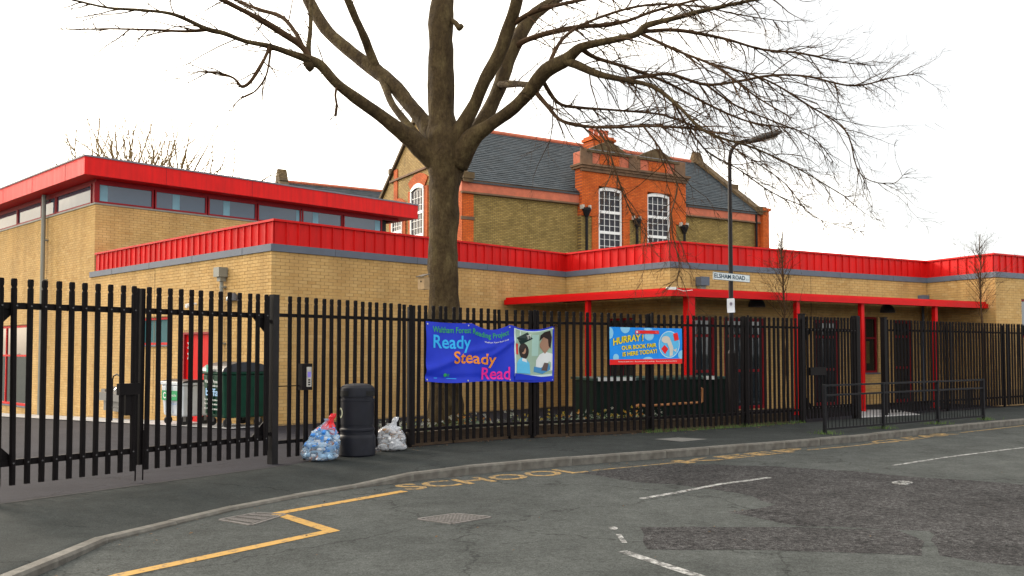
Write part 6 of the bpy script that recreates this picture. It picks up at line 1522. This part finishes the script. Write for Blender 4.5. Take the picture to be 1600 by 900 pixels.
# wash trough on the wall
ua, ub = ul(172), ul(214); Yt = HB[1] + dL[1] * ua; zt_ = zat(611, Yt)
tr = empty('wash_trough', (HB[0] + dL[0] * ua, HB[1] + dL[1] * ua, zt_ - .5), label='grey metal wash trough with taps fixed to the brick wall of the yard', cat='trough')
M_STEEL = pm('trough_grey', (.17, .17, .17), .45, .12, 6, metallic=.3)
MB().obox(HB, dL, ua + .35, ub, .03, .42, zt_ - .22, zt_).obox(HB, dL, ua + .4, ub - .05, .03, .3, zt_ - .50, zt_ - .223).build('basin', M_STEEL, tr)
MB().obox(HB, dL, ua + .3, ub + .05, .025, .06, zt_ + .003, zt_ + .14).build('splashback', M_STEEL, tr)
for k in range(3):
    u = ua + .5 + k * .38; c = Vector((HB[0] + dL[0] * u + dL[1] * .06, HB[1] + dL[1] * u - dL[0] * .06, zt_ + .11)); n3 = Vector((dL[1], -dL[0], 0)); MB().tube([c, c + n3 * .1, c + n3 * .14 - Vector((0, 0, .05))], .016, 6).build('tap', pm('chrome', (.5, .5, .5), .25, metallic=.9), tr)
MB().obox(HB, dL, ua - .25, ua + .02, .02, .12, zt_ - .2, zt_ + .06).build('soap_box', M_STEEL, tr)
# hoop stand
uh_ = ul(232); O3 = (HB[0] + dL[0] * uh_ + dL[1] * .8, HB[1] + dL[1] * uh_ - dL[0] * .8); zg = yardz(*O3)
hp = empty('hoop_stand', (O3[0], O3[1], zg), label='thin dark metal hoop stand against the yard wall behind the gate', cat='stand')
P = [(-.26, 0), (-.26, 1.05), (-.2, 1.15), (0, 1.2), (.2, 1.15), (.26, 1.05), (.26, 0)]
MB().tube([(O3[0] + dL[0] * a, O3[1] + dL[1] * a, zg + .01 + z) for a, z in P], .018, 7).build('hoop', M_BLACK2, hp)
MB().tube([(O3[0] + dL[0] * a, O3[1] + dL[1] * a, zg + .36) for a in (-.26, .26)], .014, 6).build('crossbar', M_BLACK2, hp)

# ---------------------------------------------------------------- loose stuff on the ground
random.seed(9)
lv = MB()
def scrap(x, y, z, s_):
    a = random.uniform(0, 6.28); p = Vector((x, y, z)); t = Vector((math.cos(a), math.sin(a), random.uniform(0, .3))); n3 = Vector((-math.sin(a), math.cos(a), random.uniform(-.2, .2)))
    lv.add([p, p + t * s_ * .5 + n3 * s_ * .3 + Vector((0, 0, s_ * .2)), p + t * s_, p + t * s_ * .5 - n3 * s_ * .3], [(0, 1, 2, 3)])
for k in range(170):
    c, d = chain_at(FENCE, random.uniform(.2, Ltot)); o_ = abs(random.gauss(0, .14)); scrap(c[0] + d[1] * (o_ + .07), c[1] - d[0] * (o_ + .07), .004, random.uniform(.02, .06))
KN = [p for p in KC if 4 < p.y < 25 and p.x < 14]
for k in range(110):
    i = random.randint(0, len(KN) - 2); p = KN[i].lerp(KN[i + 1], random.random()); t = (KN[i + 1] - KN[i]).normalized(); o_ = .14 + abs(random.gauss(0, .25)); scrap(p.x + t.y * o_, p.y - t.x * o_, RZ, random.uniform(.015, .045))
for k in range(60): scrap(random.uniform(-3, 8), random.uniform(7.2, 13), RZ, random.uniform(.012, .035))
lv.build('fallen_leaves', pm('dead_leaf', (.10, .06, .03), .9, .5, 30), kind='stuff')['label'] = 'scattered dead leaves along the fence foot and gutter'
gt = MB()
for P_ in [(RA[0] + dG[0] * u, RA[1] + dG[1] * u) for u in us]:
    for k in range(70):
        x, y = P_[0] + random.gauss(0, .14), P_[1] + random.gauss(0, .10); h = random.uniform(.03, .10); a = random.uniform(0, 6.28)
        gt.add([(x - .006, y, .0), (x + .006, y, 0), (x + .04 * math.cos(a), y + .04 * math.sin(a), h)], [(0, 1, 2)])
for k in range(400):
    c, d = chain_at(FENCE, random.uniform(7.5, Ltot)); o_ = random.uniform(.0, .12); x, y = c[0] + d[1] * o_, c[1] - d[0] * o_; h = random.uniform(.03, .11); a = random.uniform(0, 6.28)
    gt.add([(x - .005, y, .0), (x + .005, y, 0), (x + .04 * math.cos(a), y + .04 * math.sin(a), h)], [(0, 1, 2)])
gt.build('grass_tufts', pm('weed', (.07, .12, .025), .8, .3, 12), kind='stuff')['label'] = 'small green weeds at the foot of the railing posts and fence'
